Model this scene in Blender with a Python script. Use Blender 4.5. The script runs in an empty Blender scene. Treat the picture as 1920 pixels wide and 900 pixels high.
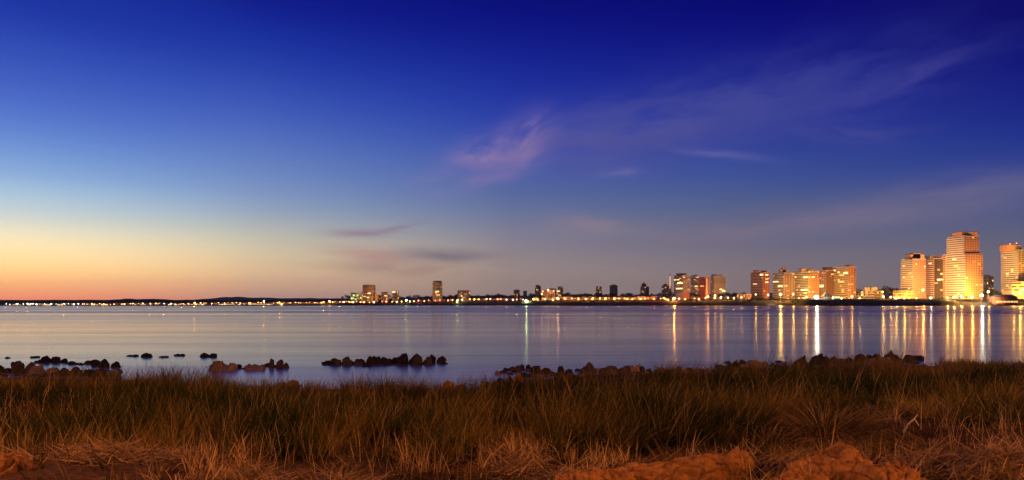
import bpy, bmesh, math, random
import numpy as np
from mathutils import Vector, Matrix, noise
R = math.radians
rnd = random.Random(7)
rng = np.random.default_rng(11)
sc = bpy.context.scene
COL = sc.collection

# ------------------------------------------------------------------ camera
F = 1251.0            # focal length in photo pixels (1920 wide)
HY = 569.0            # horizon row
CAMZ = 4.0
cd = bpy.data.cameras.new('camera'); cam = bpy.data.objects.new('camera', cd); COL.objects.link(cam)
cam.location = (0, 0, CAMZ); cam.rotation_euler = (R(90), 0, 0)
cd.sensor_width = 36.0; cd.lens = 36.0 * F / 1920.0
cd.shift_y = (HY - 450.0) / 1920.0
cd.clip_start = 0.1; cd.clip_end = 60000
sc.camera = cam

# ------------------------------------------------------------------ view / render
sc.view_settings.view_transform = 'Standard'; sc.view_settings.look = 'None'
sc.view_settings.exposure = 0; sc.view_settings.gamma = 1
sc.view_settings.use_curve_mapping = False
sc.render.engine = 'CYCLES'
sc.cycles.use_denoising = True
sc.cycles.max_bounces = 5; sc.cycles.diffuse_bounces = 2; sc.cycles.glossy_bounces = 3
sc.cycles.sample_clamp_indirect = 3.0
sc.cycles.use_light_tree = True

# ------------------------------------------------------------------ world
def s2l(c):
    return tuple((v/255.0/12.92) if v/255.0 <= 0.04045 else ((v/255.0+0.055)/1.055)**2.4 for v in c)
W = bpy.data.worlds.new('World'); sc.world = W; W.use_nodes = True
wt = W.node_tree; wt.nodes.clear()
class NT:
    def __init__(s, t): s.t = t
    def n(s, typ, **kw):
        nd = s.t.nodes.new(typ)
        for k, v in kw.items(): setattr(nd, k, v)
        return nd
    def put(s, sock, v):
        if isinstance(v, bpy.types.NodeSocket): s.t.links.new(v, sock)
        else: sock.default_value = v
    def m(s, op, a, b=0.0, c=0.0, clamp=False):
        nd = s.n('ShaderNodeMath', operation=op, use_clamp=clamp)
        for i, v in enumerate((a, b, c)): s.put(nd.inputs[i], v)
        return nd.outputs[0]
    def mr(s, v, a, b, c=0.0, d=1.0, smooth=False):
        nd = s.n('ShaderNodeMapRange', clamp=True)
        if smooth: nd.interpolation_type = 'SMOOTHSTEP'
        s.put(nd.inputs[0], v)
        for i, q in zip((1, 2, 3, 4), (a, b, c, d)): nd.inputs[i].default_value = q
        return nd.outputs[0]
    def mix(s, f, a, b, mode='MIX'):
        nd = s.n('ShaderNodeMix', data_type='RGBA', blend_type=mode)
        s.put(nd.inputs[0], f)
        for i, v in ((6, a), (7, b)):
            if isinstance(v, tuple) and len(v) == 3: v = (*v, 1)
            s.put(nd.inputs[i], v)
        return nd.outputs[2]
    def comb(s, x, y, z):
        nd = s.n('ShaderNodeCombineXYZ')
        for i, v in enumerate((x, y, z)): s.put(nd.inputs[i], v)
        return nd.outputs[0]
    def noise(s, vec, scale, detail=4, rough=0.5, dist=0.0):
        nd = s.n('ShaderNodeTexNoise')
        s.put(nd.inputs['Vector'], vec); nd.inputs['Scale'].default_value = scale
        nd.inputs['Detail'].default_value = detail; nd.inputs['Roughness'].default_value = rough
        nd.inputs['Distortion'].default_value = dist
        return nd.outputs[0]
    def ramp(s, f, stops, interp='LINEAR'):
        nd = s.n('ShaderNodeValToRGB'); cr = nd.color_ramp; cr.interpolation = interp
        while len(cr.elements) > 1: cr.elements.remove(cr.elements[-1])
        cr.elements[0].position = stops[0][0]; cr.elements[0].color = (*stops[0][1], 1)
        for p, c in stops[1:]:
            e = cr.elements.new(p); e.color = (*c, 1)
        s.put(nd.inputs[0], f)
        return nd.outputs[0]
w = NT(wt)
tc = w.n('ShaderNodeTexCoord').outputs['Generated']
sx = w.n('ShaderNodeSeparateXYZ'); wt.links.new(tc, sx.inputs[0])
X, Y_, Z = sx.outputs
az = w.m('MULTIPLY', w.m('ARCTAN2', X, Y_), 57.29578)      # degrees, 0 ahead, + to the right
el = w.m('MULTIPLY', w.m('ARCSINE', Z), 57.29578)
SKY = {   # dusk sky colour by row, at five bearings
   0: [(0, (24, 50, 162)), (60, (40, 70, 178)), (130, (60, 90, 190)), (200, (80, 113, 204)), (260, (104, 142, 213)), (320, (138, 173, 220)),
       (360, (172, 200, 222)), (400, (203, 213, 210)), (435, (246, 233, 196)), (470, (266, 233, 172)), (505, (270, 215, 138)),
       (535, (258, 178, 116)), (555, (248, 148, 106)), (568, (240, 132, 96))],
 480: [(0, (8, 24, 138)), (60, (19, 44, 156)), (130, (36, 64, 171)), (200, (60, 90, 186)), (260, (82, 112, 191)), (320, (108, 136, 194)),
       (360, (125, 150, 196)), (400, (152, 168, 188)), (435, (186, 187, 176)), (470, (212, 196, 163)), (505, (220, 186, 145)),
       (535, (206, 162, 130)), (555, (176, 138, 124)), (568, (165, 130, 120))],
 960: [(0, (2, 8, 120)), (60, (8, 20, 134)), (130, (20, 38, 150)), (200, (34, 56, 164)), (260, (50, 74, 168)), (320, (74, 96, 166)),
       (360, (84, 104, 158)), (400, (104, 116, 152)), (435, (124, 124, 146)), (470, (140, 130, 138)), (505, (150, 134, 130)),
       (535, (144, 126, 120)), (555, (138, 120, 116)), (568, (130, 114, 110))],
1440: [(0, (2, 4, 110)), (60, (6, 12, 123)), (130, (14, 26, 134)), (200, (27, 43, 146)), (260, (41, 60, 150)), (320, (57, 78, 150)),
       (360, (70, 88, 142)), (400, (86, 97, 131)), (435, (96, 100, 128)), (470, (110, 106, 122)), (505, (122, 110, 116)),
       (535, (126, 112, 114)), (555, (122, 108, 110)), (568, (118, 104, 106))],
1920: [(0, (6, 6, 100)), (60, (6, 8, 108)), (130, (9, 19, 122)), (200, (20, 36, 133)), (260, (31, 51, 140)), (320, (47, 65, 142)),
       (360, (62, 75, 134)), (400, (76, 86, 128)), (435, (90, 94, 122)), (470, (100, 98, 116)), (505, (106, 100, 112)),
       (535, (110, 102, 108)), (555, (110, 100, 104)), (568, (108, 98, 100))]}
elf = w.m('DIVIDE', el, 30.0, clamp=True)
cols = {}
SK = 0.55   # ramp stops hold at most 1.0, so the sky is stored darker and multiplied back below
HD = 0.00006   # density of the dusk air
for px, rows in SKY.items():
    a = math.atan((px-960)/F)
    st = [(math.degrees(math.atan((HY-py)/F*math.cos(a)))/30.0, s2l(c)) for py, c in rows]
    st = [(q, tuple(v*math.exp(HD*min(5300, 172/max(math.sin(R(q*30)), 1e-4)))*0.97*SK for v in c)) for q, c in st]   # seen through the bay air
    st.sort(); st[0] = (0.0, st[0][1])
    st.append((st[-1][0]+0.06, tuple(v*0.97 for v in st[-1][1]))); st.append((st[-1][0]+0.05, tuple(v*0.9 for v in st[-1][1])))
    st.append((1.0, tuple(v*0.25 for v in st[-1][1])))
    cols[px] = w.ramp(elf, st, 'B_SPLINE')
A = {px: math.degrees(math.atan((px-960)/F)) for px in SKY}
c = w.mix(w.mr(az, -150, -80), cols[1920], cols[0])
c = w.mix(w.m('POWER', w.mr(az, A[0], A[480]), 1.45), c, cols[480])
c = w.mix(w.mr(az, A[480], A[960]), c, cols[960])
c = w.mix(w.mr(az, A[960], A[1440]), c, cols[1440])
c = w.mix(w.mr(az, A[1440], A[1920]), c, cols[1920])
# thin dusk clouds drifting across the sky
def azel(px, py):
    a = math.atan((px-960)/F); return math.degrees(a), math.degrees(math.atan((HY-py)/F*math.cos(a)))
warp = w.noise(w.comb(w.m('MULTIPLY', az, 0.12), w.m('MULTIPLY', el, 0.3), 0.0), 1.0, 5, 0.6)
def blob(px, py, hw, hh, rot, col, amt, fx, fy, lo=0.42, hi=0.75, seed=0.0, wob=3.0):
    global c
    ca, ce = azel(px, py)
    dx = w.m('SUBTRACT', az, ca); dy = w.m('SUBTRACT', w.m('ADD', el, w.m('MULTIPLY', w.m('SUBTRACT', warp, 0.5), wob)), ce)
    cr, sr = math.cos(R(rot)), math.sin(R(rot))
    u = w.m('ADD', w.m('MULTIPLY', dx, cr), w.m('MULTIPLY', dy, sr))
    v = w.m('SUBTRACT', w.m('MULTIPLY', dy, cr), w.m('MULTIPLY', dx, sr))
    k = 57.3/F*0.85
    uu = w.m('DIVIDE', u, hw*k); vv = w.m('DIVIDE', v, hh*k)
    r2 = w.m('ADD', w.m('MULTIPLY', uu, uu), w.m('MULTIPLY', vv, vv))
    g = w.m('POWER', 2.71828, w.m('MULTIPLY', r2, -1.0))
    nz = w.noise(w.comb(w.m('MULTIPLY', u, fx), w.m('MULTIPLY', v, fy), seed), 1.0, 6, 0.55, 0.3)
    f = w.m('MULTIPLY', w.m('MULTIPLY', g, w.mr(nz, lo, hi, smooth=True)), amt)
    c = w.mix(f, c, tuple(v*SK for v in s2l(col)))
blob(915, 290, 72, 30, 8, (150, 126, 174), 1.0, 0.18, 0.55, 0.26, 0.62, 1.7, 2.0)
blob(985, 268, 58, 40, 38, (150, 126, 174), 1.0, 0.20, 0.5, 0.26, 0.60, 5.2, 2.0)
blob(930, 330, 80, 16, 16, (128, 116, 172), 0.75, 0.2, 0.8, 0.28, 0.6, 5.9, 2.0)
blob(1080, 270, 120, 46, 6, (96, 90, 158), 0.8, 0.12, 0.5, 0.26, 0.62, 1.1, 2.5)
blob(1260, 235, 260, 66, 8, (82, 84, 152), 0.85, 0.10, 0.42, 0.28, 0.60, 2.3)
blob(1440, 200, 300, 75, 6, (62, 70, 150), 0.75, 0.10, 0.4, 0.28, 0.62, 8.1)
blob(1700, 145, 100, 16, 18, (74, 72, 150), 0.6, 0.14, 0.5, 0.24, 0.66, 9.4)
blob(1600, 250, 90, 22, -6, (76, 78, 150), 0.6, 0.2, 0.6, 0.30, 0.62, 10.4)
blob(1345, 290, 100, 8, -12, (104, 106, 164), 0.55, 0.10, 0.8, 0.26, 0.60, 3.9, 1.2)
blob(1160, 322, 50, 9, 4, (108, 106, 166), 0.7, 0.22, 1.0, 0.28, 0.6, 4.4, 1.2)
blob(825, 345, 70, 26, 0, (122, 120, 176), 0.6, 0.22, 0.6, 0.30, 0.6, 6.4)
blob(690, 438, 75, 9, 0, (150, 128, 146), 0.9, 0.12, 1.0, 0.24, 0.52, 7.4, 1.2)
blob(755, 424, 60, 6, 16, (140, 126, 150), 0.85, 0.12, 1.0, 0.24, 0.52, 7.9, 1.2)
blob(690, 478, 85, 16, -6, (190, 146, 140), 0.9, 0.12, 0.9, 0.26, 0.56, 12.4, 1.5)
blob(840, 480, 110, 14, 0, (124, 114, 128), 0.85, 0.10, 0.8, 0.26, 0.58, 13.4, 1.5)
blob(780, 502, 170, 15, 0, (160, 126, 122), 0.7, 0.10, 0.8, 0.26, 0.58, 14.4, 1.5)
blob(1700, 385, 360, 34, 6, (108, 106, 142), 0.8, 0.07, 0.5, 0.22, 0.58, 15.4, 2.0)
blob(1420, 430, 300, 26, 4, (124, 114, 134), 0.7, 0.09, 0.6, 0.24, 0.60, 18.4, 2.0)
blob(1120, 425, 120, 20, -5, (152, 130, 140), 0.6, 0.15, 0.7, 0.26, 0.6, 16.4, 2.0)
below = w.mr(el, -12, -0.2)
c = w.mix(below, (0.007, 0.007, 0.011), c)
nish = w.n('ShaderNodeTexSky', sky_type='NISHITA', sun_disc=False)
nish.sun_elevation = R(-2.0); nish.sun_rotation = R(-62)
b1 = w.n('ShaderNodeBackground'); b1.inputs[1].default_value = 1.0/SK; wt.links.new(c, b1.inputs[0])
b2 = w.n('ShaderNodeBackground'); b2.inputs[1].default_value = 0.006; wt.links.new(nish.outputs[0], b2.inputs[0])
ad = w.n('ShaderNodeAddShader'); wt.links.new(b1.outputs[0], ad.inputs[0]); wt.links.new(b2.outputs[0], ad.inputs[1])
wo = w.n('ShaderNodeOutputWorld'); wt.links.new(ad.outputs[0], wo.inputs[0])
W.cycles.sampling_method = 'MANUAL'; W.cycles.sample_map_resolution = 512

# afterglow of the set sun, low on the left
sl = bpy.data.lights.new('sun', 'SUN'); sl.energy = 0.10; sl.angle = R(8); sl.color = (1.0, 0.55, 0.38)
so = bpy.data.objects.new('sun', sl); COL.objects.link(so)
so.rotation_euler = Vector((math.cos(R(4))*math.sin(R(-62)), math.cos(R(4))*math.cos(R(-62)), math.sin(R(4)))).to_track_quat('Z', 'Y').to_euler()

# ------------------------------------------------------------------ helpers
def tag(o, label=None, cat=None, group=None, kind=None):
    if label: o['label'] = label
    if cat: o['category'] = cat
    if group: o['group'] = group
    if kind: o['kind'] = kind
    return o
def empty(name, loc):
    o = bpy.data.objects.new(name, None); COL.objects.link(o); o.location = loc; o.empty_display_size = 0.2
    return o
class MB:
    def __init__(s): s.v = []; s.f = []
    def quad(s, a, b, c_, d): n = len(s.v); s.v += [a, b, c_, d]; s.f.append((n, n+1, n+2, n+3))
    def hexa(s, p):   # 8 points: bottom ccw 4, top ccw 4
        n = len(s.v); s.v += [tuple(q) for q in p]
        for q in ((3, 2, 1, 0), (4, 5, 6, 7), (0, 1, 5, 4), (1, 2, 6, 5), (2, 3, 7, 6), (3, 0, 4, 7)):
            s.f.append(tuple(n+i for i in q))
    def box(s, x0, x1, y0, y1, z0, z1):
        s.hexa([(x0, y0, z0), (x1, y0, z0), (x1, y1, z0), (x0, y1, z0), (x0, y0, z1), (x1, y0, z1), (x1, y1, z1), (x0, y1, z1)])
    def tube(s, p0, p1, r0, r1, k=6):
        p0 = Vector(p0); p1 = Vector(p1); d = (p1-p0).normalized()
        u = d.orthogonal().normalized(); v = d.cross(u); n = len(s.v)
        for p, r in ((p0, r0), (p1, r1)):
            for i in range(k):
                a = 2*math.pi*i/k; s.v.append(tuple(p + (u*math.cos(a)+v*math.sin(a))*r))
        for i in range(k):
            j = (i+1) % k; s.f.append((n+i, n+j, n+k+j, n+k+i))
        s.f.append(tuple(n+i for i in reversed(range(k)))); s.f.append(tuple(n+k+i for i in range(k)))
    def mesh(s, name, mat):
        me = bpy.data.meshes.new(name); me.from_pydata(s.v, [], s.f); me.update()
        if mat: me.materials.append(mat)
        return me
    def build(s, name, mat, parent=None, smooth=False):
        me = s.mesh(name, mat)
        if smooth: me.polygons.foreach_set('use_smooth', [True]*len(me.polygons))
        return link(name, me, parent)
def link(name, me, parent=None, loc=None):
    o = bpy.data.objects.new(name, me); COL.objects.link(o)
    if parent: o.parent = parent
    if loc: o.location = loc
    return o
def copy_tree(o, parent=None):
    c_ = o.copy(); COL.objects.link(c_); c_.parent = parent
    for ch in list(o.children): copy_tree(ch, c_)
    return c_
def W2(px, py, Y): return Vector(((px-960)*Y/F, Y, CAMZ + (HY-py)*Y/F))
def zat(py, Y): return CAMZ + (HY-py)*Y/F

# ------------------------------------------------------------------ materials
def mat(name, col, rough=0.8, var=0.0, vscale=1.0, emit=None, estr=0.0, metal=0.0, spec=0.3, col2=None, bump=0.0, bscale=4.0):
    m = bpy.data.materials.new(name); m.use_nodes = True
    t = NT(m.node_tree); p = m.node_tree.nodes['Principled BSDF']
    p.inputs['Base Color'].default_value = (*col, 1); p.inputs['Roughness'].default_value = rough
    p.inputs['Metallic'].default_value = metal; p.inputs['Specular IOR Level'].default_value = spec
    co = t.n('ShaderNodeTexCoord').outputs['Object']
    if var or col2:
        nz = t.noise(co, vscale, 5, 0.6)
        c2 = col2 or tuple(v*(1-var) for v in col)
        f = t.mr(nz, 0.35, 0.65)
        m.node_tree.links.new(t.mix(f, col, c2), p.inputs['Base Color'])
    if bump:
        b = t.n('ShaderNodeBump'); b.inputs['Distance'].default_value = bump
        m.node_tree.links.new(t.noise(co, bscale, 8, 0.65), b.inputs['Height']); m.node_tree.links.new(b.outputs[0], p.inputs['Normal'])
    if emit:
        p.inputs['Emission Color'].default_value = (*emit, 1); p.inputs['Emission Strength'].default_value = estr
    return m
M = {}
M['white'] = mat('white render', (0.62, 0.56, 0.50), 0.8, 0.15, 0.15)
M['cream'] = mat('cream render', (0.56, 0.46, 0.36), 0.8, 0.15, 0.15)
M['pink'] = mat('pink render', (0.55, 0.36, 0.28), 0.8, 0.15, 0.15)
M['orange'] = mat('lamplit orange render', (0.60, 0.33, 0.18), 0.8, 0.15, 0.15)  # street-lamp orange put into the wall colour
M['ochre'] = mat('ochre render', (0.58, 0.42, 0.22), 0.8, 0.15, 0.15)
M['red'] = mat('red brick', (0.38, 0.11, 0.06), 0.85, 0.25, 0.15)
M['brown'] = mat('brown brick', (0.24, 0.13, 0.08), 0.85, 0.25, 0.15)
M['grey'] = mat('grey concrete', (0.22, 0.20, 0.20), 0.85, 0.25, 0.15)
M['dark'] = mat('dark concrete', (0.10, 0.09, 0.085), 0.85, 0.2, 0.2)
M['glass'] = mat('dark window glass', (0.045, 0.032, 0.028), 0.3, spec=0.4)
M['lit_warm'] = mat('window lit warm', (0.5, 0.3, 0.1), 0.5, emit=(1.0, 0.52, 0.17), estr=1.3)
M['lit_yellow'] = mat('window lit yellow', (0.5, 0.4, 0.2), 0.5, emit=(1.0, 0.66, 0.25), estr=2.6)
M['lit_dim'] = mat('window lit dim', (0.4, 0.25, 0.1), 0.5, emit=(1.0, 0.42, 0.12), estr=0.5)
M['lit_green'] = mat('window lit greenish', (0.4, 0.4, 0.1), 0.5, emit=(0.85, 0.9, 0.25), estr=1.6)
M['metal'] = mat('painted metal', (0.10, 0.10, 0.10), 0.5, metal=0.3)
M['bark'] = mat('bark', (0.08, 0.055, 0.04), 0.95)
def foliage(name, c1, c2):
    m = bpy.data.materials.new(name); m.use_nodes = True; t = NT(m.node_tree); p = m.node_tree.nodes['Principled BSDF']
    g = t.n('ShaderNodeNewGeometry'); f = g.outputs['Random Per Island']
    m.node_tree.links.new(t.mix(f, c1, c2), p.inputs['Base Color']); p.inputs['Roughness'].default_value = 0.8
    p.inputs['Specular IOR Level'].default_value = 0.1
    return m
M['leaf'] = foliage('dark foliage', (0.030, 0.032, 0.018), (0.07, 0.075, 0.03))
def bulbmat(name, col, s): return mat(name, (0.8, 0.8, 0.8), 0.5, emit=col, estr=s)
LC = {'sodium': (1.0, 0.40, 0.08), 'yellow': (1.0, 0.50, 0.09), 'white': (1.0, 0.88, 0.62), 'green': (0.86, 1.0, 0.30), 'red': (1.0, 0.16, 0.06), 'pale': (1.0, 0.52, 0.28)}
for k, v in LC.items(): M['bulb_'+k] = bulbmat('glowing '+k+' bulb', v, 14.0)

# ------------------------------------------------------------------ terrain near
SH = [(-600, 36), (0, 36), (250, 35), (350, 31.5), (600, 31), (850, 30), (930, 32), (1050, 37), (1300, 38.5), (1500, 42), (1920, 44), (2600, 46)]
shx = np.array([a for a, b in SH], float); shy = np.array([b for a, b in SH], float)
def shore(px): return np.interp(px, shx, shy)
def vnoise(x, y, seed=0):   # cheap tileless value noise, vectorised
    xi = np.floor(x).astype(np.int64); yi = np.floor(y).astype(np.int64); xf = x-xi; yf = y-yi
    def h(a, b):
        n = (a*374761393 + b*668265263 + seed*1442695041) & 0xFFFFFFFF
        n = ((n ^ (n >> 13))*1274126177) & 0xFFFFFFFF
        return ((n ^ (n >> 16)) & 0xFFFF)/65535.0
    u = xf*xf*(3-2*xf); v = yf*yf*(3-2*yf)
    return (h(xi, yi)*(1-u)+h(xi+1, yi)*u)*(1-v) + (h(xi, yi+1)*(1-u)+h(xi+1, yi+1)*u)*v
def fbm(x, y, seed=0, o=4):
    r = 0; a = 0.5
    for i in range(o): r = r + a*vnoise(x*2**i, y*2**i, seed+i); a *= 0.5
    return r
POOLS = [(-2.58, 13.6, 0.85, 0.75), (4.18, 6.45, 0.50, 0.30)]     # x, y, half sizes of the standing water
def ground(x, y):
    x = np.asarray(x, float); y = np.asarray(y, float)
    px = 960 + np.clip(x/np.maximum(y, 6)*F, -1600, 1700)
    S = shore(px)
    t = (y-4.0)/(S-4.0)
    z = np.where(t < 1, 2.42*np.clip(1-t, 0, 1.6)**1.15, -0.9*(t-1)*3.0)
    z = np.where(y < 4, 2.42 + 0.02*(4-y), z)
    z = np.maximum(z, -3.0)
    k = np.clip((1.05-t)*3, 0, 1)*np.clip(y/5.0, 0, 1)
    z = z + k*((fbm(x*0.45, y*0.45, 3)-0.47)*np.interp(y, [6, 10, 14, 26, 34], [0.5, 0.7, 1.1, 1.1, 0.6]) + (fbm(x*2.2, y*2.2, 9)-0.47)*0.10)
    for a, b, ra, rb in POOLS:
        d = ((x-a)/ra)**2 + ((y-b)/rb)**2
        z = z - 0.16*np.exp(-d*0.7)
    return z
def gz(x, y): return float(ground(x, y))
def hit(px, py):
    """point of the bank seen at a pixel"""
    for i in range(2400):
        Y = 5.0 + i*0.02
        if zat(py, Y) <= gz((px-960)*Y/F, Y): return ((px-960)*Y/F, Y)
    return ((px-960)*50/F, 50)
def grid_mesh(xs, ys, fn):
    XX, YY = np.meshgrid(xs, ys); ZZ = fn(XX, YY)
    v = np.stack([XX.ravel(), YY.ravel(), ZZ.ravel()], 1)
    nx, ny = len(xs), len(ys)
    i = (np.arange(ny-1)[:, None]*nx + np.arange(nx-1)[None, :]).ravel()
    f = np.stack([i, i+1, i+nx+1, i+nx], 1)
    return v, f
def np_mesh(name, v, f, m, smooth=True, colors=None):
    me = bpy.data.meshes.new(name); k = f.shape[1]
    me.vertices.add(len(v)); me.vertices.foreach_set('co', v.astype(np.float32).ravel())
    me.loops.add(f.size); me.loops.foreach_set('vertex_index', f.astype(np.int32).ravel())
    me.polygons.add(len(f)); me.polygons.foreach_set('loop_start', np.arange(0, f.size, k, dtype=np.int32))
    me.polygons.foreach_set('use_smooth', np.full(len(f), smooth))
    if colors is not None:
        at = me.color_attributes.new('tint', 'FLOAT_COLOR', 'POINT'); at.data.foreach_set('color', colors.astype(np.float32).ravel())
    me.update(calc_edges=True); me.materials.append(m)
    return me
def nonuni(lo, hi, c0, c1, fine, coarse):
    a = list(np.arange(c0, c1, fine)); q = c1; st = fine
    while q < hi: a.append(q); st *= 1.25; q += min(st, coarse)
    a.append(hi); q = c0; st = fine; b = []
    while q > lo:
        st *= 1.25; q -= min(st, coarse); b.append(max(q, lo))
    return np.array(sorted(set(b+a)))
gm = bpy.data.materials.new('muddy bank'); gm.use_nodes = True; t = NT(gm.node_tree); p = gm.node_tree.nodes['Principled BSDF']
co = t.n('ShaderNodeTexCoord').outputs['Object']
n1 = t.noise(co, 0.9, 6, 0.6); n2 = t.noise(co, 14, 6, 0.7)
cc = t.mix(t.mr(n1, 0.35, 0.65), (0.06, 0.032, 0.017), (0.15, 0.072, 0.034))
cc = t.mix(t.mr(n2, 0.4, 0.7), cc, (0.028, 0.018, 0.012))
gm.node_tree.links.new(cc, p.inputs['Base Color']); p.inputs['Roughness'].default_value = 0.95; p.inputs['Specular IOR Level'].default_value = 0.05
b = t.n('ShaderNodeBump'); b.inputs['Distance'].default_value = 0.05
gm.node_tree.links.new(t.noise(co, 9, 9, 0.7), b.inputs['Height']); gm.node_tree.links.new(b.outputs[0], p.inputs['Normal'])
xs = nonuni(-5400, 5400, -26, 30, 0.16, 900); ys = nonuni(-2400, 700, 4.5, 46, 0.16, 300)
v, f = grid_mesh(xs, ys, ground)
o = link('ground', np_mesh('ground', v, f, gm)); tag(o, kind='structure')

# ------------------------------------------------------------------ sea
wm = bpy.data.materials.new('sea water'); wm.use_nodes = True; t = NT(wm.node_tree); p = wm.node_tree.nodes['Principled BSDF']
g = t.n('ShaderNodeNewGeometry').outputs['Position']
sp = t.n('ShaderNodeSeparateXYZ'); wm.node_tree.links.new(g, sp.inputs[0])
lx, ly = sp.outputs[0], sp.outputs[1]
# wind lanes: broad ruffled and smooth bands lying across the bay
lane = t.noise(t.comb(t.m('MULTIPLY', lx, 0.0022), t.m('MULTIPLY', ly, 0.022), 0.0), 1.0, 4, 0.55, 0.3)
lane2 = t.noise(t.comb(t.m('MULTIPLY', lx, 0.02), t.m('MULTIPLY', ly, 0.16), 4.0), 1.0, 4, 0.6, 0.4)
ln = t.m('ADD', t.m('MULTIPLY', lane, 0.6), t.m('MULTIPLY', lane2, 0.4))
rg = t.mr(ln, 0.36, 0.62, 0.11, 0.20)
far = t.mr(ly, 110, 320, smooth=True); near = t.mr(ly, 34, 62, 1.0, 0.0, smooth=True)
rg = t.m('ADD', rg, t.m('MULTIPLY', far, t.mr(ln, 0.38, 0.6, 0.02, 0.14)))
rg = t.m('ADD', rg, t.m('MULTIPLY', near, 0.06))
wm.node_tree.links.new(rg, p.inputs['Roughness'])
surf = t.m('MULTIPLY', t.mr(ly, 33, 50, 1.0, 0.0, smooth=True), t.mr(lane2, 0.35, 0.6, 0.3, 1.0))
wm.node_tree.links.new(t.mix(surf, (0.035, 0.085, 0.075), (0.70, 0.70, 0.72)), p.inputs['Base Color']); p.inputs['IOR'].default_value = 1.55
p.inputs['Specular IOR Level'].default_value = 0.5
sw = t.noise(t.comb(t.m('MULTIPLY', lx, 0.05), t.m('MULTIPLY', ly, 0.45), 1.0), 1.0, 3, 0.5, 0.5)
bp = t.n('ShaderNodeBump'); bp.inputs['Distance'].default_value = 0.06; wm.node_tree.links.new(t.mr(ly, 40, 120, 0.45, 0.08), bp.inputs['Strength'])
wm.node_tree.links.new(sw, bp.inputs['Height']); wm.node_tree.links.new(bp.outputs[0], p.inputs['Normal'])
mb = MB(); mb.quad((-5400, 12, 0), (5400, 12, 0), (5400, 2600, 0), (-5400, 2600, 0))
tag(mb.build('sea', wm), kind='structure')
pm = mat('still water', (0.01, 0.01, 0.012), 0.08, spec=0.5)
for a, b_, ra, rb in POOLS:
    vv = [(a+ra*1.3*math.cos(q)*(1+0.15*math.sin(3*q)), b_+rb*1.3*math.sin(q)*(1+0.12*math.cos(5*q)), 0) for q in np.linspace(0, 2*math.pi, 40, endpoint=False)]
    z0 = gz(a, b_)+0.055
    me = bpy.data.meshes.new('puddle'); me.from_pydata([(x, y, z0) for x, y, _ in vv], [], [tuple(range(40))]); me.materials.append(pm)
    tag(link('puddle', me), kind='structure')

# ------------------------------------------------------------------ far land and hills
lm = mat('far land', (0.035, 0.027, 0.018), 0.95, 0.4, 0.02)
LS = 1180.0
def fshore(px):  # far water's edge, metres
    return np.interp(px, [-800, 0, 350, 640, 750, 950, 1030, 1495, 1515, 1760, 1800, 2300], [1080, 1080, 1150, 1290, 1400, 1330, 1235, 1212, 1120, 1130, 1195, 1200])
def fland(x, y):
    px = 960+x/np.maximum(y, 100)*F
    d = y - fshore(px) - 10*(fbm(px*0.02, px*0+1.5, 21)-0.5)
    top = np.interp(px, [-400, 0, 300, 600, 640, 800, 1000, 1400, 1500, 1640, 1760, 2400], [1.6, 1.6, 2, 4, 7, 8, 12, 13, 13, 13, 13, 14])
    top = np.where(y > 1500, 12, top)
    z = np.where(d > 0, top*(1-np.exp(-np.maximum(d, 0)/25.0)), -2.0)
    return z + np.where(d > 0, 1.2*(fbm(x*0.03, y*0.03, 31)-0.4), 0)
xs = np.concatenate([np.linspace(-5400, -1300, 30), np.linspace(-1290, 1290, 420), np.linspace(1300, 5400, 30)])
ys = np.concatenate([np.linspace(1000, 1500, 110), np.linspace(1510, 5200, 30)])
v, f = grid_mesh(xs, ys, fland)
tag(link('land', np_mesh('land', v, f, lm)), kind='structure')
def hill_band(name, Yd, prof, m, seed):
    pts = []
    pxs = np.linspace(prof[0][0], prof[-1][0], 260)
    tops = np.interp(pxs, [a for a, _ in prof], [b for _, b in prof])
    X = (pxs-960)*Yd/F
    rows = []
    for k, (dy, fr) in enumerate([(-350, 0.0), (-180, 0.45), (-60, 0.85), (0, 1.0), (150, 0.8), (500, 0.0)]):
        jit = 1+0.0*pxs
        h = CAMZ + (HY-tops)*Yd/F
        z = -3 + (h+3)*fr + (fbm(pxs*0.09, pxs*0+k, seed)-0.5)*14*fr
        rows.append(np.stack([X*(1+dy/Yd), np.full_like(X, Yd+dy), z], 1))
    v = np.concatenate(rows); nx = len(pxs); ny = len(rows)
    i = (np.arange(ny-1)[:, None]*nx + np.arange(nx-1)[None, :]).ravel()
    tag(link(name, np_mesh(name, v, np.stack([i, i+1, i+nx+1, i+nx], 1), m)), kind='structure')
hm = mat('distant wooded hills', (0.12, 0.115, 0.12), 1.0, 0.3, 0.004, spec=0.0)  # base colour lifted to a pale grey, painting in air haze
hill_band('hills', 4200, [(-400, 566), (-60, 568), (0, 566.5), (45, 564.5), (75, 565.5), (140, 566), (190, 562), (250, 560.5), (290, 560), (330, 563), (385, 560),
                          (420, 557.5), (455, 556.5), (490, 558.5), (560, 559.5), (640, 559), (720, 560), (800, 556), (870, 555), (960, 553.5), (1050, 555),
                          (1200, 557), (1400, 556), (1560, 552), (1650, 548), (1760, 553), (1860, 552), (2300, 552)], hm, 5)

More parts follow.
